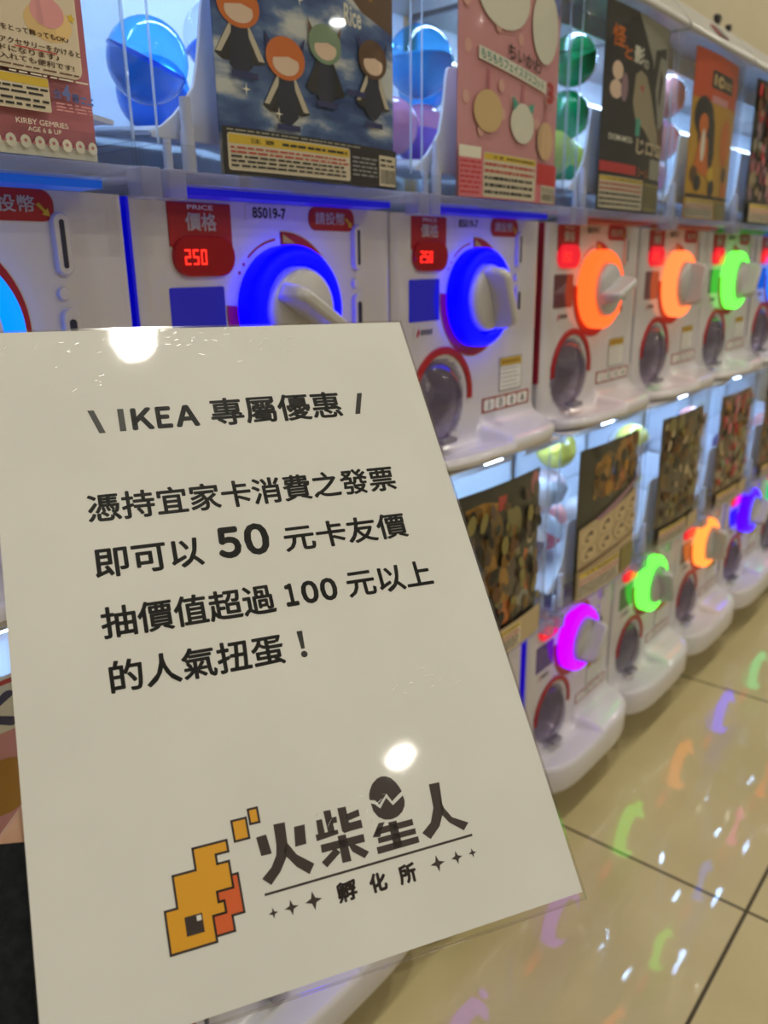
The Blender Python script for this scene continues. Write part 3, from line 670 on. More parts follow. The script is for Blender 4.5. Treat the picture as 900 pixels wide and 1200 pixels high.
p.text('DOM-MOS-', 0.10, 0.44, 0.355, 0.385, lt, 0.02); p.text('じロコ', 0.50, 0.98, 0.31, 0.39, ink('cream_title', 212, 190, 160), 0.03)
p.rect(0.0, 0.52, 0.195, 0.245, rd); p.text('シール', 0.55, 0.74, 0.19, 0.24, og, 0.02); p.rect(0.76, 0.98, 0.19, 0.30, gr); p.caution(0.01, 0.66, 0.012, 0.175, 3, 0.14); p.rect(0.68, 0.98, 0.012, 0.165, ink('olive', 132, 120, 66)); p.lines(0.69, 0.96, 0.03, 0.15, 6, dk, 3)
p.build(True, 4, 'black and grey poster with orange title and a red band')

p = Poster(ink('mustard', 196, 146, 30))
p.rect(0, 1, 0.72, 1.0, ink('flame', 204, 78, 30)); p.rr(0.33, 0.84, 0.80, 0.905, 0.02, dk); p.poly([(0.38, 0.82), (0.42, 0.82), (0.42, 0.885), (0.38, 0.885)], ink('logo_cream', 222, 190, 130)); p.ell(0.53, 0.85, 0.075, 0.034, ink('logo_cream', 222, 190, 130)); p.ell(0.54, 0.85, 0.040, 0.016, dk); p.lines(0.62, 0.81, 0.822, 0.87, 2, ink('logo_cream', 222, 190, 130), 2); p.rect(0.36, 0.74, 0.715, 0.76, pk)
p.ell(0.22, 0.62, 0.17, 0.12, dk); p.ell(0.30, 0.54, 0.16, 0.18, dk); p.ell(0.24, 0.57, 0.09, 0.07, og); p.poly([(0.10, 0.30), (0.20, 0.52), (0.34, 0.50), (0.42, 0.26)], og); p.ell(0.25, 0.45, 0.04, 0.10, lt); p.poly([(0.36, 0.40), (0.46, 0.62), (0.50, 0.40), (0.42, 0.26)], dk); p.ell(0.76, 0.50, 0.12, 0.15, og)
for u, v, m_ in ((0.12, 0.27, br), (0.20, 0.22, dk), (0.46, 0.28, yl), (0.50, 0.20, dk), (0.80, 0.30, br), (0.83, 0.20, og)): p.ell(u, v, 0.07, 0.05, m_)
p.rect(0, 1, 0.13, 0.15, dk); p.caution(0.02, 0.60, 0.008, 0.12, 5, 0.2); p.rect(0.64, 0.98, 0.01, 0.115, ink('olive', 132, 120, 66))
p.build(True, 5, 'yellow poster with an orange top, black logo box and dark haired figure')

def mosaic(bg, pal, seed, rows=7, cols=4, caution=True, rr=0.09):
    p = Poster(bg); R = random.Random(seed)
    for j in range(rows):
        for i in range(cols):
            u = (i+0.5)/cols+R.uniform(-0.05, 0.05); v = 0.16+0.80*(j+0.5)/rows+R.uniform(-0.02, 0.02)
            p.ell(u, v, R.uniform(0.5, 1.0)*rr, R.uniform(0.5, 1.1)*rr*0.9, R.choice(pal), R.uniform(0, 3))
            if R.random() < 0.6: p.ell(u+R.uniform(-.03, .03), v+R.uniform(-.02, .02), rr*0.4, rr*0.35, R.choice(pal), n=14)
    p.dabs(80, pal+[dk, br], seed+50, 0.02, 0.98, 0.18, 0.96, rr*0.5)
    if caution: p.caution(0.02, 0.62, 0.012, 0.14, seed, 0.2); p.rect(0.66, 0.98, 0.012, 0.135, tan)
    return p
p = mosaic(dk, [mv, br, rd, pk2, tan, gr], 8); p.rect(0.08, 0.92, 0.86, 0.95, br); p.rect(0.30, 0.42, 0.62, 0.80, tl); p.build(True, 6, 'dark poster with rows of red, brown and mauve items')
p = mosaic(br, [mv, rd, tan, lb, gr], 9); p.build(True, 7, 'brown poster with rows of mixed items in the sky blue dial machine')
p = mosaic(lb, [lt, pk, yl, tl], 10); p.build(True, 8, 'blue poster with rows of pale items, in the upper pink dial machine')
p = mosaic(og, [lt, dk, yl, rd], 12); p.build(True, 9, 'orange poster with rows of mixed items, in the last upper machine')

p = Poster(pk); p.rect(0, 1, 0.83, 1.0, lt); p.rect(0, 1, 0.975, 0.99, rd); p.text('ぱくぱく', 0.06, 0.94, 0.84, 0.96, bl, 0.05)
for i in range(4): p.ell(0.14+0.24*i, 0.66, 0.10, 0.09, (yl, gd, lt, tl)[i]); p.ell(0.14+0.24*i, 0.42, 0.10, 0.09, (lt, tl, yl, gd)[i])
p.caution(0.02, 0.70, 0.012, 0.18); p.build(False, 1, 'pink poster with navy lettering on white, left of the sign edge')
p = mosaic(tan, [lt, br, gr, tan], 14); p.build(False, 2, 'tan poster in the lower machine behind the sign')
p = Poster(dk)
p.poly([(0.12, 0.92), (0.30, 0.93), (0.46, 0.90), (0.44, 0.84), (0.16, 0.85)], gd); p.rect(0.46, 0.55, 0.85, 0.93, rd); p.ell(0.93, 0.92, 0.06, 0.07, pk2)
R = random.Random(4)
for u, v, a, b, m_ in ((0.40, 0.70, 0.12, 0.16, ink('bronze', 120, 84, 26)), (0.38, 0.50, 0.08, 0.12, gd), (0.66, 0.72, 0.10, 0.12, ink('olive', 132, 120, 66)), (0.64, 0.58, 0.09, 0.09, tan), (0.88, 0.70, 0.06, 0.07, br), (0.88, 0.62, 0.05, 0.05, tan), (0.70, 0.36, 0.12, 0.20, ink('umber', 92, 74, 62)), (0.55, 0.38, 0.06, 0.16, gd), (0.84, 0.42, 0.05, 0.14, og), (0.90, 0.50, 0.05, 0.05, gr), (0.20, 0.4, 0.1, 0.2, br), (0.56, 0.24, 0.10, 0.07, og), (0.80, 0.26, 0.10, 0.05, gr), (0.93, 0.34, 0.05, 0.12, br)): p.ell(u, v, a, b, m_, R.uniform(-0.3, 0.3))
p.dabs(110, [dk, br, ink('umber', 92, 74, 62), ink('bronze', 120, 84, 26), ink('olive', 132, 120, 66), murk, dk], 31, 0.02, 0.98, 0.2, 0.9, 0.05); p.rect(0, 1, 0.0, 0.17, tan); p.caution(0.02, 0.72, 0.012, 0.15, 2, 0.2); p.build(False, 3, 'dark poster with gold and brown shapes, touching the sign edge')
p = Poster(dk)
for u, v, a, b, m_ in ((0.42, 0.80, 0.16, 0.14, ink('bronze', 120, 84, 26)), (0.38, 0.84, 0.09, 0.08, gd), (0.72, 0.86, 0.18, 0.12, gd), (0.88, 0.76, 0.14, 0.14, ink('amber_ink', 150, 92, 26)), (0.36, 0.70, 0.08, 0.06, og), (0.62, 0.72, 0.14, 0.08, og), (0.56, 0.80, 0.06, 0.05, lb), (0.86, 0.93, 0.10, 0.05, og)): p.ell(u, v, a, b, m_)
p.dabs(70, [dk, ink('bronze', 120, 84, 26), gd, br, murk, ink('amber_ink', 150, 92, 26)], 32, 0.2, 0.98, 0.66, 0.97, 0.05); p.poly([(0.22, 0.52), (0.95, 0.66), (1.0, 0.72), (1.0, 0.64), (0.26, 0.46)], mv); p.poly([(0, 0.49), (0.22, 0.52), (0.30, 0.50), (1.0, 0.60), (1.0, 0.0), (0, 0.0)], tan)
for u, v in ((0.14, 0.42), (0.40, 0.45), (0.66, 0.48), (0.89, 0.50), (0.14, 0.31), (0.40, 0.33), (0.66, 0.36), (0.89, 0.38)): p.ell(u, v, 0.115, 0.055, ink('sand', 196, 172, 132)); p.ell(u+0.01, v+0.002, 0.06, 0.028, ink('umber', 92, 74, 62), 0.4); p.ell(u+0.01, v-0.006, 0.04, 0.016, ink('sand', 196, 172, 132))
p.poly([(0, 0.225), (1.0, 0.285), (1.0, 0.275), (0, 0.205)], br); p.caution(0.02, 0.68, 0.015, 0.19, 6, 0.2); p.rect(0.72, 0.98, 0.02, 0.20, ink('olive', 132, 120, 66))
p.build(False, 4, 'dark poster with golden top and a grid of sand coloured badges')
mosaic(murk, [br, ink('umber', 92, 74, 62), tan, ink('bronze', 120, 84, 26), ink('olive', 132, 120, 66)], 21, 8, 4).build(False, 5, 'murky brown poster in the lower green dial machine')
mosaic(murk2, [br, tan, rd, gn, gd, pk2], 22, 7, 4).build(False, 6, 'warm brown poster with reddish items in the golden dial machine')
mosaic(murk2, [dk, br, tan, gd, rd], 23, 7, 4).build(False, 7, 'chestnut poster in the lower violet dial machine')
mosaic(murk, [br, tan, tl, gd], 24, 7, 4).build(False, 8, 'charcoal poster in the lower mint dial machine')
mosaic(pk, [lt, rd, lb, yl], 25, 7, 4).build(False, 9, 'pink mosaic poster in the last lower machine')

# ------------------------------------------------------------------ toy capsules in the cases
def capsule_meshes(rad, top, bottom):
    return rad, top, bottom
cap_cache = {}
def capsule(upper, k, x, y, z, rad, colour, topc, tilt, label, group):
    key = (colour, topc)
    if key not in cap_cache:
        root = empty('toy_capsule', (0, 0, 0))
        f = MB(); f.sphere((0, 0, 0), 1.0, 28, 10, z0=-1.0, z1=0.0); f.lathe([(1.0, 0.0), (1.0, 0.0)], 0, 0, 4) if False else None
        b = f.build('bottom_shell', capm(colour), root, smooth=True)
        f = MB(); f.sphere((0, 0, 0), 1.005, 28, 10, z0=0.02, z1=1.0)
        f.build('top_shell', capm(topc), root, smooth=True)
        f = MB()
        rows = [(1.0, -0.03), (1.035, -0.03), (1.035, 0.05), (1.0, 0.05)]
        f.lathe(rows, 0, 0, 36); bmesh.ops.rotate(f.bm, verts=f.bm.verts, matrix=Matrix.Rotation(math.radians(-90), 3, 'X'))
        f.build('seam_band', capm(colour), root, smooth=True)
        cap_cache[key] = root; r = root
    else: r = copy_tree(cap_cache[key])
    r.location = (k*W+OFF[k]+x, y, z+DZ+(ZU if upper else ZL)); r.scale = (rad/1.035,)*3; r.rotation_euler = tilt
    return tag(r, label, 'toy capsule', group)
CAPC = {'blue': (0.01, 0.16, 0.75), 'sky': (0.03, 0.32, 0.72), 'green': (0.0, 0.30, 0.07), 'lime': (0.48, 0.55, 0.07), 'pink': (0.80, 0.33, 0.32), 'rose': (0.75, 0.30, 0.50), 'white': (0.75, 0.75, 0.78), 'cream': (0.70, 0.62, 0.42), 'yellow': (0.75, 0.68, 0.12), 'red': (0.70, 0.12, 0.14), 'navy': (0.03, 0.04, 0.22), 'black': (0.02, 0.02, 0.02), 'purple': (0.35, 0.16, 0.75), 'blush': (0.80, 0.62, 0.68)}
def capm(c):
    if c == 'clear': return clear('capsule_clear', (0.90, 0.94, 0.97), 0.05, 1.45)
    if c.startswith('t_'):
        v = CAPC[c[2:]]; return clear('capsule_tint_'+c[2:], tuple(min(1, 0.15+1.1*q**0.55) for q in v), 0.06, 1.5)
    m = mat('capsule_'+c, CAPC[c], 0.15, coat=0.5); return m
def along(x0, z0, y):             # step back into a case along the line of sight of the gap
    return x0, z0
cap_spec = {
 (True, 1): [(0.236, 0.030, 1.066, 0.029, 'blue', 'sky'), (0.236, 0.036, 1.128, 0.029, 'cream', 'cream'), (0.170, 0.05, 1.075, 0.029, 'sky', 'blue'), (0.06, 0.05, 1.072, 0.029, 'blue', 'clear')],
 (True, 2): [(0.054, 0.040, 1.093, 0.0295, 'blue', 't_sky'), (0.098, 0.098, 1.085, 0.0300, 'blue', 'sky'), (0.160, 0.075, 1.083, 0.030, 'sky', 'blue'), (0.225, 0.06, 1.080, 0.030, 'blue', 'clear'), (0.17, 0.10, 1.138, 0.030, 'blue', 'clear')],
 (True, 3): [(0.096, 0.040, 1.143, 0.0340, 'sky', 't_sky'), (0.042, 0.033, 1.078, 0.0270, 'rose', 'rose'), (0.105, 0.045, 1.078, 0.030, 'purple', 'rose'), (0.172, 0.07, 1.082, 0.030, 'blue', 'sky'), (0.180, 0.10, 1.143, 0.030, 'sky', 'blue'), (0.232, 0.05, 1.078, 0.028, 'purple', 'rose')],
 (True, 4): [(0.118, 0.038, 1.193, 0.0310, 'green', 't_green'), (0.122, 0.045, 1.132, 0.0300, 'green', 'green'), (0.072, 0.036, 1.083, 0.0275, 'lime', 'lime'), (0.175, 0.075, 1.085, 0.030, 'green', 'lime'), (0.19, 0.10, 1.146, 0.030, 'green', 't_green'), (0.235, 0.055, 1.080, 0.029, 'lime', 'green')],
 (True, 5): [(0.135, 0.036, 1.190, 0.0310, 'pink', 'pink'), (0.128, 0.036, 1.128, 0.0300, 'pink', 'rose'), (0.066, 0.036, 1.080, 0.0290, 'pink', 'pink'), (0.20, 0.08, 1.085, 0.030, 'rose', 'pink'), (0.21, 0.10, 1.148, 0.030, 'pink', 'pink')],
 (True, 6): [(0.06, 0.036, 1.078, 0.0290, 'white', 't_sky'), (0.15, 0.06, 1.082, 0.030, 'sky', 'white'), (0.21, 0.09, 1.088, 0.030, 'white', 't_sky')],
 (True, 7): [(0.06, 0.036, 1.078, 0.0290, 'sky', 'white'), (0.15, 0.06, 1.082, 0.030, 'white', 'sky')],
 (False, 3): [(0.06, 0.036, 1.078, 0.0290, 'white', 'pink'), (0.135, 0.06, 1.080, 0.0290, 'pink', 'white'), (0.210, 0.05, 1.078, 0.029, 'white', 'white')],
 (False, 4): [(0.130, 0.040, 1.205, 0.0300, 'yellow', 'yellow'), (0.067, 0.034, 1.150, 0.0280, 'blush', 'white'), (0.130, 0.050, 1.145, 0.0290, 'white', 'blush'), (0.045, 0.034, 1.088, 0.0290, 'navy', 'white'), (0.105, 0.042, 1.084, 0.0290, 'red', 'white'), (0.175, 0.07, 1.083, 0.029, 'white', 'pink'), (0.235, 0.05, 1.078, 0.029, 'white', 'white')],
 (False, 5): [(0.112, 0.036, 1.172, 0.0300, 'white', 'yellow'), (0.135, 0.055, 1.228-0.115, 0.0290, 'black', 'white'), (0.066, 0.036, 1.083, 0.0290, 'black', 'black'), (0.20, 0.08, 1.085, 0.030, 'white', 'yellow'), (0.195, 0.085, 1.148, 0.030, 'pink', 'white')],
 (False, 6): [(0.112, 0.036, 1.165, 0.0290, 'sky', 'pink'), (0.125, 0.040, 1.104, 0.0300, 'white', 'white'), (0.062, 0.036, 1.080, 0.0290, 'white', 'pink'), (0.20, 0.08, 1.085, 0.030, 'pink', 'white')],
 (False, 7): [(0.112, 0.036, 1.150, 0.0290, 'white', 'pink'), (0.120, 0.042, 1.090, 0.0290, 'white', 'white'), (0.060, 0.036, 1.080, 0.0290, 'navy', 'navy')],
 (False, 8): [(0.06, 0.036, 1.080, 0.0290, 'white', 'pink')],
}
CASE = {(True, 1): 'pink text poster', (True, 2): 'cloudy sky poster', (True, 3): 'poster of cream discs', (True, 4): 'black and grey poster', (True, 5): 'yellow and orange poster', (True, 6): 'dark poster of red rows', (True, 7): 'plain brown poster',
        (False, 3): 'dark gold poster', (False, 4): 'poster of sand coloured badges', (False, 5): 'murky brown poster', (False, 6): 'warm brown poster', (False, 7): 'chestnut poster', (False, 8): 'charcoal poster'}
WORD = {'t_sky': 'pale blue', 't_green': 'clear green', 'clear': 'clear', 'sky': 'sky blue', 'blue': 'deep blue', 'lime': 'yellow green'}
R = random.Random(11)
for key, lst in cap_spec.items():
    for x, y, z, rad, c, t in lst:
        a = WORD.get(c, c); b = WORD.get(t, t)
        name = (a if a == b else a+' and '+b)+' round toy capsule behind the '+CASE[key]
        capsule(key[0], key[1], x, y, z, rad, c, t, (R.uniform(-0.5, 0.5), R.uniform(-0.5, 0.5), R.uniform(0, 6)), name, 'toy capsules in the display cases')

# ------------------------------------------------------------------ heart ornaments on a lid
def heart(x, y, z, r, label):
    f = MB(); pts = []
    for i in range(40):
        t = 2*math.pi*i/40; pts.append((r*16*math.sin(t)**3/16, r*(13*math.cos(t)-5*math.cos(2*t)-2*math.cos(3*t)-math.cos(4*t))/16+r*1.06))
    f.prism(pts, 0.003, -0.003)
    o = f.build('heart_ornament', dark, None, bevel=0.001); o.location = (x, y, z)
    return tag(o, label, 'ornament', 'black heart ornaments on the lids')
heart(1.660, 0.012, 1.3027-FL, 0.0095, 'larger black heart ornament standing on a machine lid')
heart(1.713, 0.012, 1.3027-FL, 0.0070, 'smaller black heart ornament standing on a machine lid')
f = MB(); f.box(5*W+0.118, 5*W+0.158, -0.0470, -0.0463, 1.2568-FL, 1.2800-FL, 0)
f.box(5*W+0.128, 5*W+0.158, -0.0476, -0.0469, 1.2572-FL, 1.2795-FL, 1)
bmesh.ops.rotate(f.bm, verts=f.bm.verts, cent=(5*W, -0.0463, 1.2568-FL), matrix=Matrix.Rotation(math.radians(-42), 3, 'X'))
bmesh.ops.translate(f.bm, verts=f.bm.verts, vec=(0, 0.0025, 0.0))
tag(f.build('lid_card', [red, dark]), 'small red and dark card leaning on a sloped lid', 'card')

# ------------------------------------------------------------------ the laminated sign
ex = Vector((0.8843976, -0.4665624, -0.0126672)); ey = Vector((0.3180650, 0.5826053, 0.7479343)); en = Vector((-0.3415781, -0.6655003, 0.6636519))
SM = Matrix.Identity(4)
for i in range(3): SM[i][0] = ex[i]; SM[i][1] = ey[i]; SM[i][2] = en[i]
SC = Vector((0.4445788, -0.2513029, 0.8107442-FL))
for i in range(3): SM[i][3] = SC[i]
sign = empty('laminated_sign', (0, 0, 0)); sign.matrix_world = SM
tag(sign, 'white laminated paper sign with black Chinese text, held tilted in front of the machines', 'sign')
mm = 0.001
def sheet(name, w, h, z0, z1, m, ox=0, oy=0):
    f = MB(); f.box(-w/2+ox, w/2+ox, -h/2+oy, h/2+oy, z0, z1)
    return f.build(name, m, sign)
paper = sheet('paper', 0.2090, 0.2960, -0.00010, 0.0, noisy('paper', [(0.70, 0.69, 0.67), (0.74, 0.73, 0.71)], 14, 0.6), -0.0001, 0.0011)
film_m = clear('lamination_film', (0.985, 0.985, 0.98), 0.045, 1.22, bump=0.025, scale=40)
scf = clear('film_scuff', (0.93, 0.93, 0.92), 0.30, 2.6)
f = MB(); f.box(-0.1054, 0.1054, -0.15, 0.15, -0.00045, 0.00035)
R = random.Random(2)
for cx, cy, n, s_ in ((-32, 143, 46, 9), (-62, 138, 14, 14), (20, 140, 20, 16), (60, -48, 16, 9), (20, -92, 10, 14), (-60, 118, 8, 6)):
    for i in range(n):                             # fine scuffs in the film
        x = cx+R.gauss(0, s_); y = min(148, cy+R.gauss(0, s_*0.35)); l = R.uniform(0.3, 1.6); a = R.uniform(-0.4, 0.9); w = R.uniform(0.06, 0.22)
        dx, dy = l*math.cos(a), l*math.sin(a); f.poly([(q*mm, t*mm, 0.00042) for q, t in ((x-dx, y-dy-w), (x+dx, y+dy-w), (x+dx, y+dy+w), (x-dx, y-dy+w))], 1)
f.build('lamination_film', [film_m, scf], sign)
f = MB()
for x0, x1, y0, y1 in ((-0.1054, 0.1054, -0.1500, -0.1490), (0.1046, 0.1054, -0.1490, 0.1490), (-0.1054, 0.1054, 0.1493, 0.1500)): f.box(x0, x1, y0, y1, -0.0006, 0.0005)
f.build('film_seal', clear('film_edge', (0.95, 0.94, 0.92), 0.10, 1.7), sign)
inkb = mat('sign_ink', (0.010, 0.009, 0.009), 0.45)
def sign_part(name, m, fn, z=0.00006):
    f = MB(); fn(f)
    for v in f.bm.verts: v.co = Vector((v.co.x*mm, v.co.z*mm, z))
    for fc in f.bm.faces: fc.normal_update()
    for fc in f.bm.faces:
        if fc.normal.z < 0: fc.normal_flip()
    return f.build(name, m, sign, recalc=False)
BD = 0.023; LB = 0.045
def T(st, x0, x1, y0, y1, bold=BD): return lambda f: f.text(st, x0, x1, y0, y1, 0, 0, bold)
def seq(*fs):
    def g(f):
        for q in fs: q(f)
    return g
def P_(pts): return lambda f: f.flat(pts, 0)
sign_part('headline', inkb, seq(P_([(-64.3, 103.8), (-61.5, 103.8), (-57.6, 91.4), (-60.4, 91.4)]), P_([(-51.3, 103.7), (-48.5, 103.7), (-48.5, 91.6), (-51.3, 91.6)]), T('\uff2b', -45.7, -35.6, 91.6, 103.7, LB), T('\uff25', -34.5, -27.2, 91.6, 103.7, LB), T('\uff21', -25.8, -14.6, 91.6, 103.7, LB), T('專屬優惠', -9.0, 57.4, 90.7, 106.4), P_([(63.7, 92.0), (66.4, 92.0), (70.5, 104.4), (67.8, 104.4)])))
sign_part('body_text', inkb, seq(T('憑持宜家卡消費之發票', -69.7, 74.8, 47.0, 60.9),
    T('即可以', -69.6, -24.2, 20.9, 34.6), T('\uff15', -17.6, -7.0, 22.4, 37.8, 0.045), T('\uff10', -5.4, 6.1, 22.3, 38.1, 0.045), T('元卡友價', 12.6, 73.8, 21.6, 34.9),
    T('抽價值超過', -70.0, 2.8, -5.6, 8.2), T('\uff11', 7.4, 13.3, -4.0, 6.8, 0.045), T('\uff10', 15.0, 23.0, -4.1, 6.9, 0.045), T('\uff10', 23.9, 31.9, -4.1, 6.9, 0.045), T('元以上', 36.7, 79.4, -4.6, 8.6),
    T('的人氣扭蛋', -69.4, 2.0, -28.6, -14.9), P_([(9.0, -15.6), (11.6, -15.6), (11.1, -23.6), (9.5, -23.6)]), P_(disc(10.3, -26.1, 1.45, n=20))))
# emblem of stepped blocks
G0 = [(-60.8, -124.55), (-60.8, -110.2), (-56.4, -110.2), (-56.4, -99.2), (-48.0, -99.2), (-48.0, -91.65), (-35.2, -91.65), (-35.2, -95.75), (-40.0, -95.75), (-40.0, -99.1), (-35.6, -99.1), (-35.6, -108.43), (-41.7, -108.43), (-41.7, -111.95), (-39.6, -111.95), (-39.6, -116.0), (-44.4, -116.0), (-44.4, -124.55)]
G1 = [(-35.6, -104.1), (-33.15, -104.1), (-33.15, -117.6), (-37.57, -117.6), (-37.57, -122.8), (-44.4, -122.8), (-44.4, -116.0), (-39.6, -116.0), (-39.6, -111.95), (-41.7, -111.95), (-41.7, -108.43), (-35.6, -108.43)]
def outline(pts, w=0.42):
    def g(f):
        n = len(pts)
        for i in range(n):
            (x0, y0), (x1, y1) = pts[i], pts[(i+1) % n]
            f.flat([(min(x0, x1)-w, min(y0, y1)-w), (max(x0, x1)+w, min(y0, y1)-w), (max(x0, x1)+w, max(y0, y1)+w), (min(x0, x1)-w, max(y0, y1)+w)], 0)
    return g
S1 = [(-32.2, -85.5), (-26.6, -85.5), (-26.6, -93.0), (-32.2, -93.0)]; S2 = [(-25.3, -82.85), (-21.7, -82.85), (-21.7, -88.25), (-25.3, -88.25)]
emy = mat('emblem_yellow', s2l(222, 158, 22), 0.5); emo = mat('emblem_orange', s2l(214, 92, 34), 0.5); emd = mat('emblem_line', (0.028, 0.014, 0.012), 0.5)
em = sign_part('emblem', emy, seq(P_(G0), P_(S1), P_(S2)))
def under(o):
    o.parent = em
for o in (sign_part('emblem_side', emo, P_(G1)), sign_part('emblem_outline', emd, seq(outline(G0), outline(G1), outline(S1), outline(S2), P_([(-54.45, -113.8), (-48.1, -113.8), (-48.1, -120.2), (-54.45, -120.2)])), 0.00010), sign_part('emblem_glint', white, P_([(-50.2, -114.3), (-48.55, -114.3), (-48.55, -116.1), (-50.2, -116.1)]), 0.00014)): under(o)
STROKES = [[(-24.11,-93.51),(-20.1,-93.31),(-19.26,-100.56),(-23.4,-100.48)],[(-8.92,-93.26),(-4.6,-93.3),(-5.43,-100.39),(-9.95,-100.45)],
 [(-16.67,-90.48),(-12.13,-90.68),(-12.6,-98.0),(-17.0,-98.0)],[(-17.0,-98.0),(-12.6,-98.0),(-13.6,-102.6),(-17.28,-107.61),(-21.66,-111.31),(-24.66,-108.36),(-20.45,-105.36),(-17.8,-101.6)],[(-14.9,-101.0),(-12.7,-98.2),(-10.01,-103.18),(-3.95,-108.12),(-6.6,-111.32),(-10.95,-107.5),(-13.93,-103.16)],
 [(3.78,-90.33),(6.77,-90.42),(6.63,-99.37),(3.9,-99.2)],[(-1.23,-98.14),(7.98,-98.38),(7.93,-99.99),(-1.13,-100.56)],[(0.16,-93.04),(2.6,-93.01),(2.66,-98.39),(-0.15,-98.21)],[(5.27,-93.45),(8.62,-93.44),(8.4,-95.74),(5.08,-95.65)],
 [(9.65,-90.59),(13.2,-90.7),(13.07,-97.0),(13.0,-100.1),(10.31,-100.27),(9.55,-99.34)],[(13.0,-97.0),(18.2,-97.0),(18.2,-100.1),(12.9,-100.1)],[(12.51,-93.65),(18.16,-92.92),(18.07,-95.49),(12.55,-96.23)],
 [(-0.09,-102.21),(17.88,-102.43),(17.78,-105.44),(-0.23,-105.15)],[(7.3,-100.7),(10.7,-100.8),(10.68,-110.86),(6.96,-110.71)],[(5.38,-104.57),(7.04,-106.78),(0.62,-110.75),(-0.99,-108.39)],[(10.83,-104.93),(13.05,-104.98),(18.46,-109.34),(16.16,-111.26),(11.81,-107.67)],
 [(25.0,-100.0),(27.6,-100.2),(25.4,-103.0),(24.4,-105.2),(21.2,-104.6)],[(23.6,-101.7),(39.4,-101.8),(39.3,-104.2),(22.6,-104.2)],[(23.21,-105.3),(39.64,-105.5),(39.46,-107.7),(23.05,-107.4)],[(21.86,-108.55),(40.01,-108.75),(39.94,-111.14),(21.82,-111.19)],[(29.0,-100.72),(32.6,-100.83),(32.5,-110.9),(28.9,-110.9)],
 [(50.32,-90.48),(55.12,-90.59),(54.0,-98.5),(53.4,-102.2),(50.2,-107.3),(44.94,-111.14),(42.05,-108.04),(46.8,-105.01),(49.58,-99.83)],[(53.4,-97.0),(54.2,-101.0),(56.5,-105.22),(63.0,-108.92),(60.08,-111.4),(54.73,-106.92),(52.0,-102.6)],
 [(-24.8,-113.55),(63.15,-113.45),(63.15,-114.35),(-24.8,-114.42)]]
EGG_T = [(23.7,-90.6),(23.75,-88.6),(24.6,-86.6),(26.09,-84.72),(28.6,-83.2),(30.6,-82.75),(32.7,-83.15),(34.73,-84.32),(36.51,-86.56),(37.5,-88.9),(37.9,-90.6),(36.2,-91.3)]
EGG_T = [(37.95,-90.4),(37.3,-88.4),(36.3,-86.3),(34.7,-84.3),(32.7,-83.1),(30.8,-82.75),(28.7,-83.2),(26.3,-84.7),(24.7,-86.8),(23.8,-88.8),(23.6,-90.6),(25.76,-91.25)]
def egg_top(f):
    f.flat([(23.6,-90.6),(25.76,-91.25),(27.21,-93.27),(31.19,-89.86),(32.86,-93.23),(36.13,-91.32),(37.95,-90.4)]+EGG_T[1:10], 0)
def egg_bot(f):
    f.flat([(23.72,-91.93),(25.37,-92.74),(27.14,-94.83),(30.67,-91.33),(32.78,-94.8),(37.95,-92.07),(38.2,-94.2),(37.5,-96.3),(36.0,-98.2),(33.51,-99.5),(30.8,-99.9),(28.0,-99.4),(25.5,-97.7),(24.0,-95.0)], 0)
def star4(cx, cy, r):
    pts = []
    for i in range(8):
        a = math.radians(90+45*i); q = r if i % 2 == 0 else r*0.36
        pts.append((cx+q*math.cos(a), cy+q*math.sin(a)))
    return P_(pts)
sign_part('shop_name', emd, seq(*[P_(s_) for s_ in STROKES], egg_top, egg_bot, *[star4(*q) for q in ((-22.8, -120.8, 1.9), (-15.8, -120.75, 2.75), (-7.1, -120.65, 3.4), (45.2, -120.6, 3.2), (53.9, -120.5, 2.6), (61.1, -120.5, 1.85))],
    T('孵', 2.3, 10.4, -124.5, -117.1, 0.04), T('化', 15.6, 22.8, -124.5, -117.4, 0.05), T('所', 28.0, 35.5, -124.6, -117.3, 0.045)))
# ------------------------------------------------------------------ the hand behind the sign, in the sign's own frame (mm)
def SP(x, y, z): return SM @ Vector((x*mm, y*mm, z*mm))
def skin_mesh(name, verts, edges, m, voxel, root=0):
    me = bpy.data.meshes.new(name); me.from_pydata([SP(*v[:3]) for v in verts], edges, [])
    o = bpy.data.objects.new(name, me); C.objects.link(o)
    md = o.modifiers.new('skin', 'SKIN'); md.use_smooth_shade = True
    for i, v in enumerate(me.skin_vertices[0].data):
        v.radius = (verts[i][3]*mm,)*2; v.use_root = (i == root)
    sb = o.modifiers.new('sub', 'SUBSURF'); sb.levels = 2; sb.render_levels = 2
    rm_ = o.modifiers.new('remesh', 'REMESH'); rm_.mode = 'VOXEL'; rm_.voxel_size = voxel*mm; rm_.use_smooth_shade = True
    sm_ = o.modifiers.new('smooth', 'SMOOTH'); sm_.factor = 0.5; sm_.iterations = 4
    dg = bpy.context.evaluated_depsgraph_get(); dg.update()
    new = bpy.data.meshes.new_from_object(o.evaluated_get(dg)); bpy.data.objects.remove(o)
    new.materials.clear(); new.materials.append(m)
    new.polygons.foreach_set('use_smooth', [True]*len(new.polygons))
    r = bpy.data.objects.new(name, new); C.objects.link(r)
    return r
skinm = noisy('skin', [s2l(206, 158, 128), s2l(220, 176, 146)], 60, 0.5)
V = [(-128, -330, -62, 34), (-112, -200, -48, 28), (-104, -89, -40, 39), (-95, -71, -38, 36)]
E_ = [(0, 1), (1, 2), (2, 3)]
kn = [(-38, -36, -21, 12), (-33, -53, -20, 12.5), (-33, -70, -20, 12), (-38, -86, -20, 11)]
fl = [(36, 25, 19), (40, 28, 21), (37, 26, 20), (28, 20, 17)]
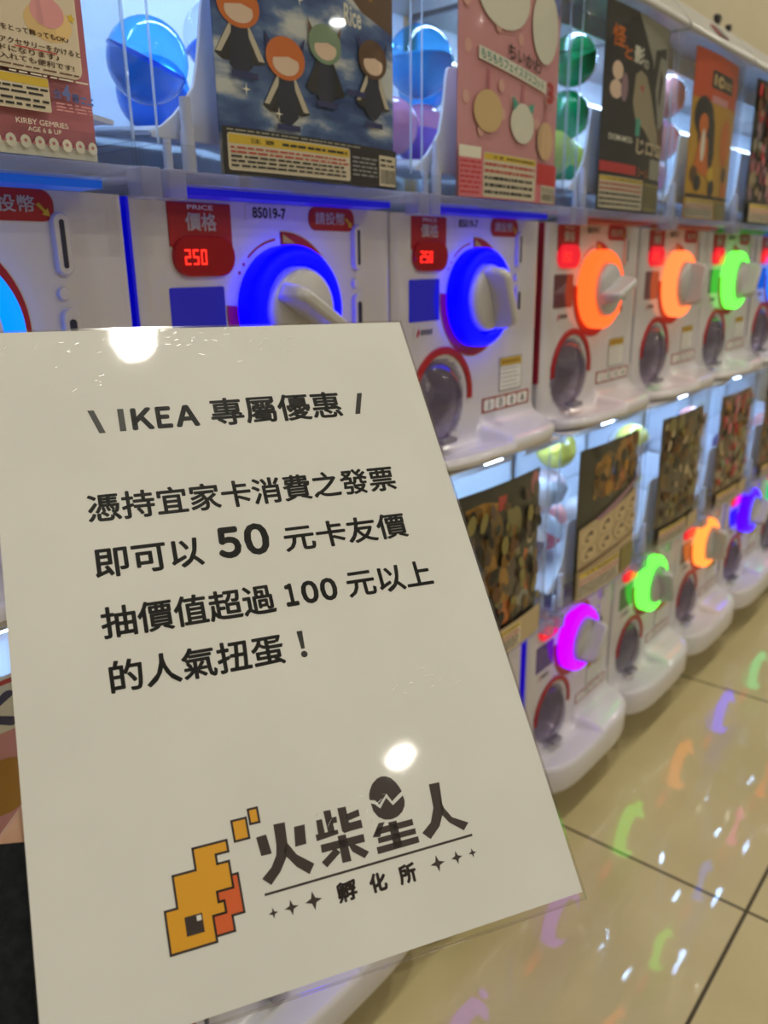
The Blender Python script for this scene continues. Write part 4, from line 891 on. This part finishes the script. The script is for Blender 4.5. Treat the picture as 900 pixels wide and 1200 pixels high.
for i, k in enumerate(kn):
    V.append((-62, -58-6*i, -28, 15)); a = len(V)-1; E_.append((3, a))
    V.append(k); E_.append((a, a+1)); x, y, z, r = k; d = (0.97, 0.20-0.07*i)
    zz = [-16, -11.5, -9.5]
    rr_ = [9.0, 8.0, 7.0]
    for j in range(3):
        x += d[0]*fl[i][j]; y += d[1]*fl[i][j]
        V.append((x, y, zz[j]-(0 if j else 1), rr_[j]-(1.0 if i == 3 else 0))); E_.append((len(V)-2, len(V)-1))
V.append((-72, -44, -24, 14)); E_.append((3, len(V)-1)); V.append((-58, -16, -17, 10)); E_.append((len(V)-2, len(V)-1)); V.append((-46, 8, -12.5, 8.5)); E_.append((len(V)-2, len(V)-1)); V.append((-38, 24, -10, 7.0)); E_.append((len(V)-2, len(V)-1))
person = skin_mesh('person', V, E_, skinm, 2.2)
tag(person, 'person in a dark knit sleeve holding up the sign from behind with one hand', 'person')
knit = noisy('dark_knit', [(0.002, 0.004, 0.007), (0.010, 0.014, 0.019)], 220, 1.0, (1, 1, 1), 2, 0.3, 0.7, bump=0.8)
SV = [(-97, -104, -36), (-105, -150, -43), (-112, -200, -48), (-120, -265, -55), (-129, -338, -63)]; SR = [34, 35, 37, 40, 43]
f = MB(); nu = 36; rows = []
axis = (Vector((-97, -104, -36))-Vector((-129, -338, -63))).normalized()
a_ = axis.cross(Vector((0, 0, 1))).normalized(); b_ = axis.cross(a_)
tops = Vector((-93, -73, -33))
ctr = [tops]+[Vector(q) for q in SV]; rad = [32.5]+SR
for c_, r_ in zip(ctr, rad):
    rows.append([f.bm.verts.new(SP(*(c_+r_*(1+0.015*math.sin(9*t_))*(a_*math.cos(t_)+b_*math.sin(t_))))) for t_ in [2*math.pi*i/nu for i in range(nu)]])
inner_row = [f.bm.verts.new(SP(*(tops+axis*(-3)+29.0*(a_*math.cos(t_)+b_*math.sin(t_))))) for t_ in [2*math.pi*i/nu for i in range(nu)]]
rows = [inner_row]+rows
for i in range(len(rows)-1):
    for j in range(nu): f.bm.faces.new((rows[i][j], rows[i][(j+1) % nu], rows[i+1][(j+1) % nu], rows[i+1][j]))
f.bm.faces.new(rows[-1])
sl = f.build('sleeve', knit, person, smooth=True); sl['label'] = 'dark knit sleeve'
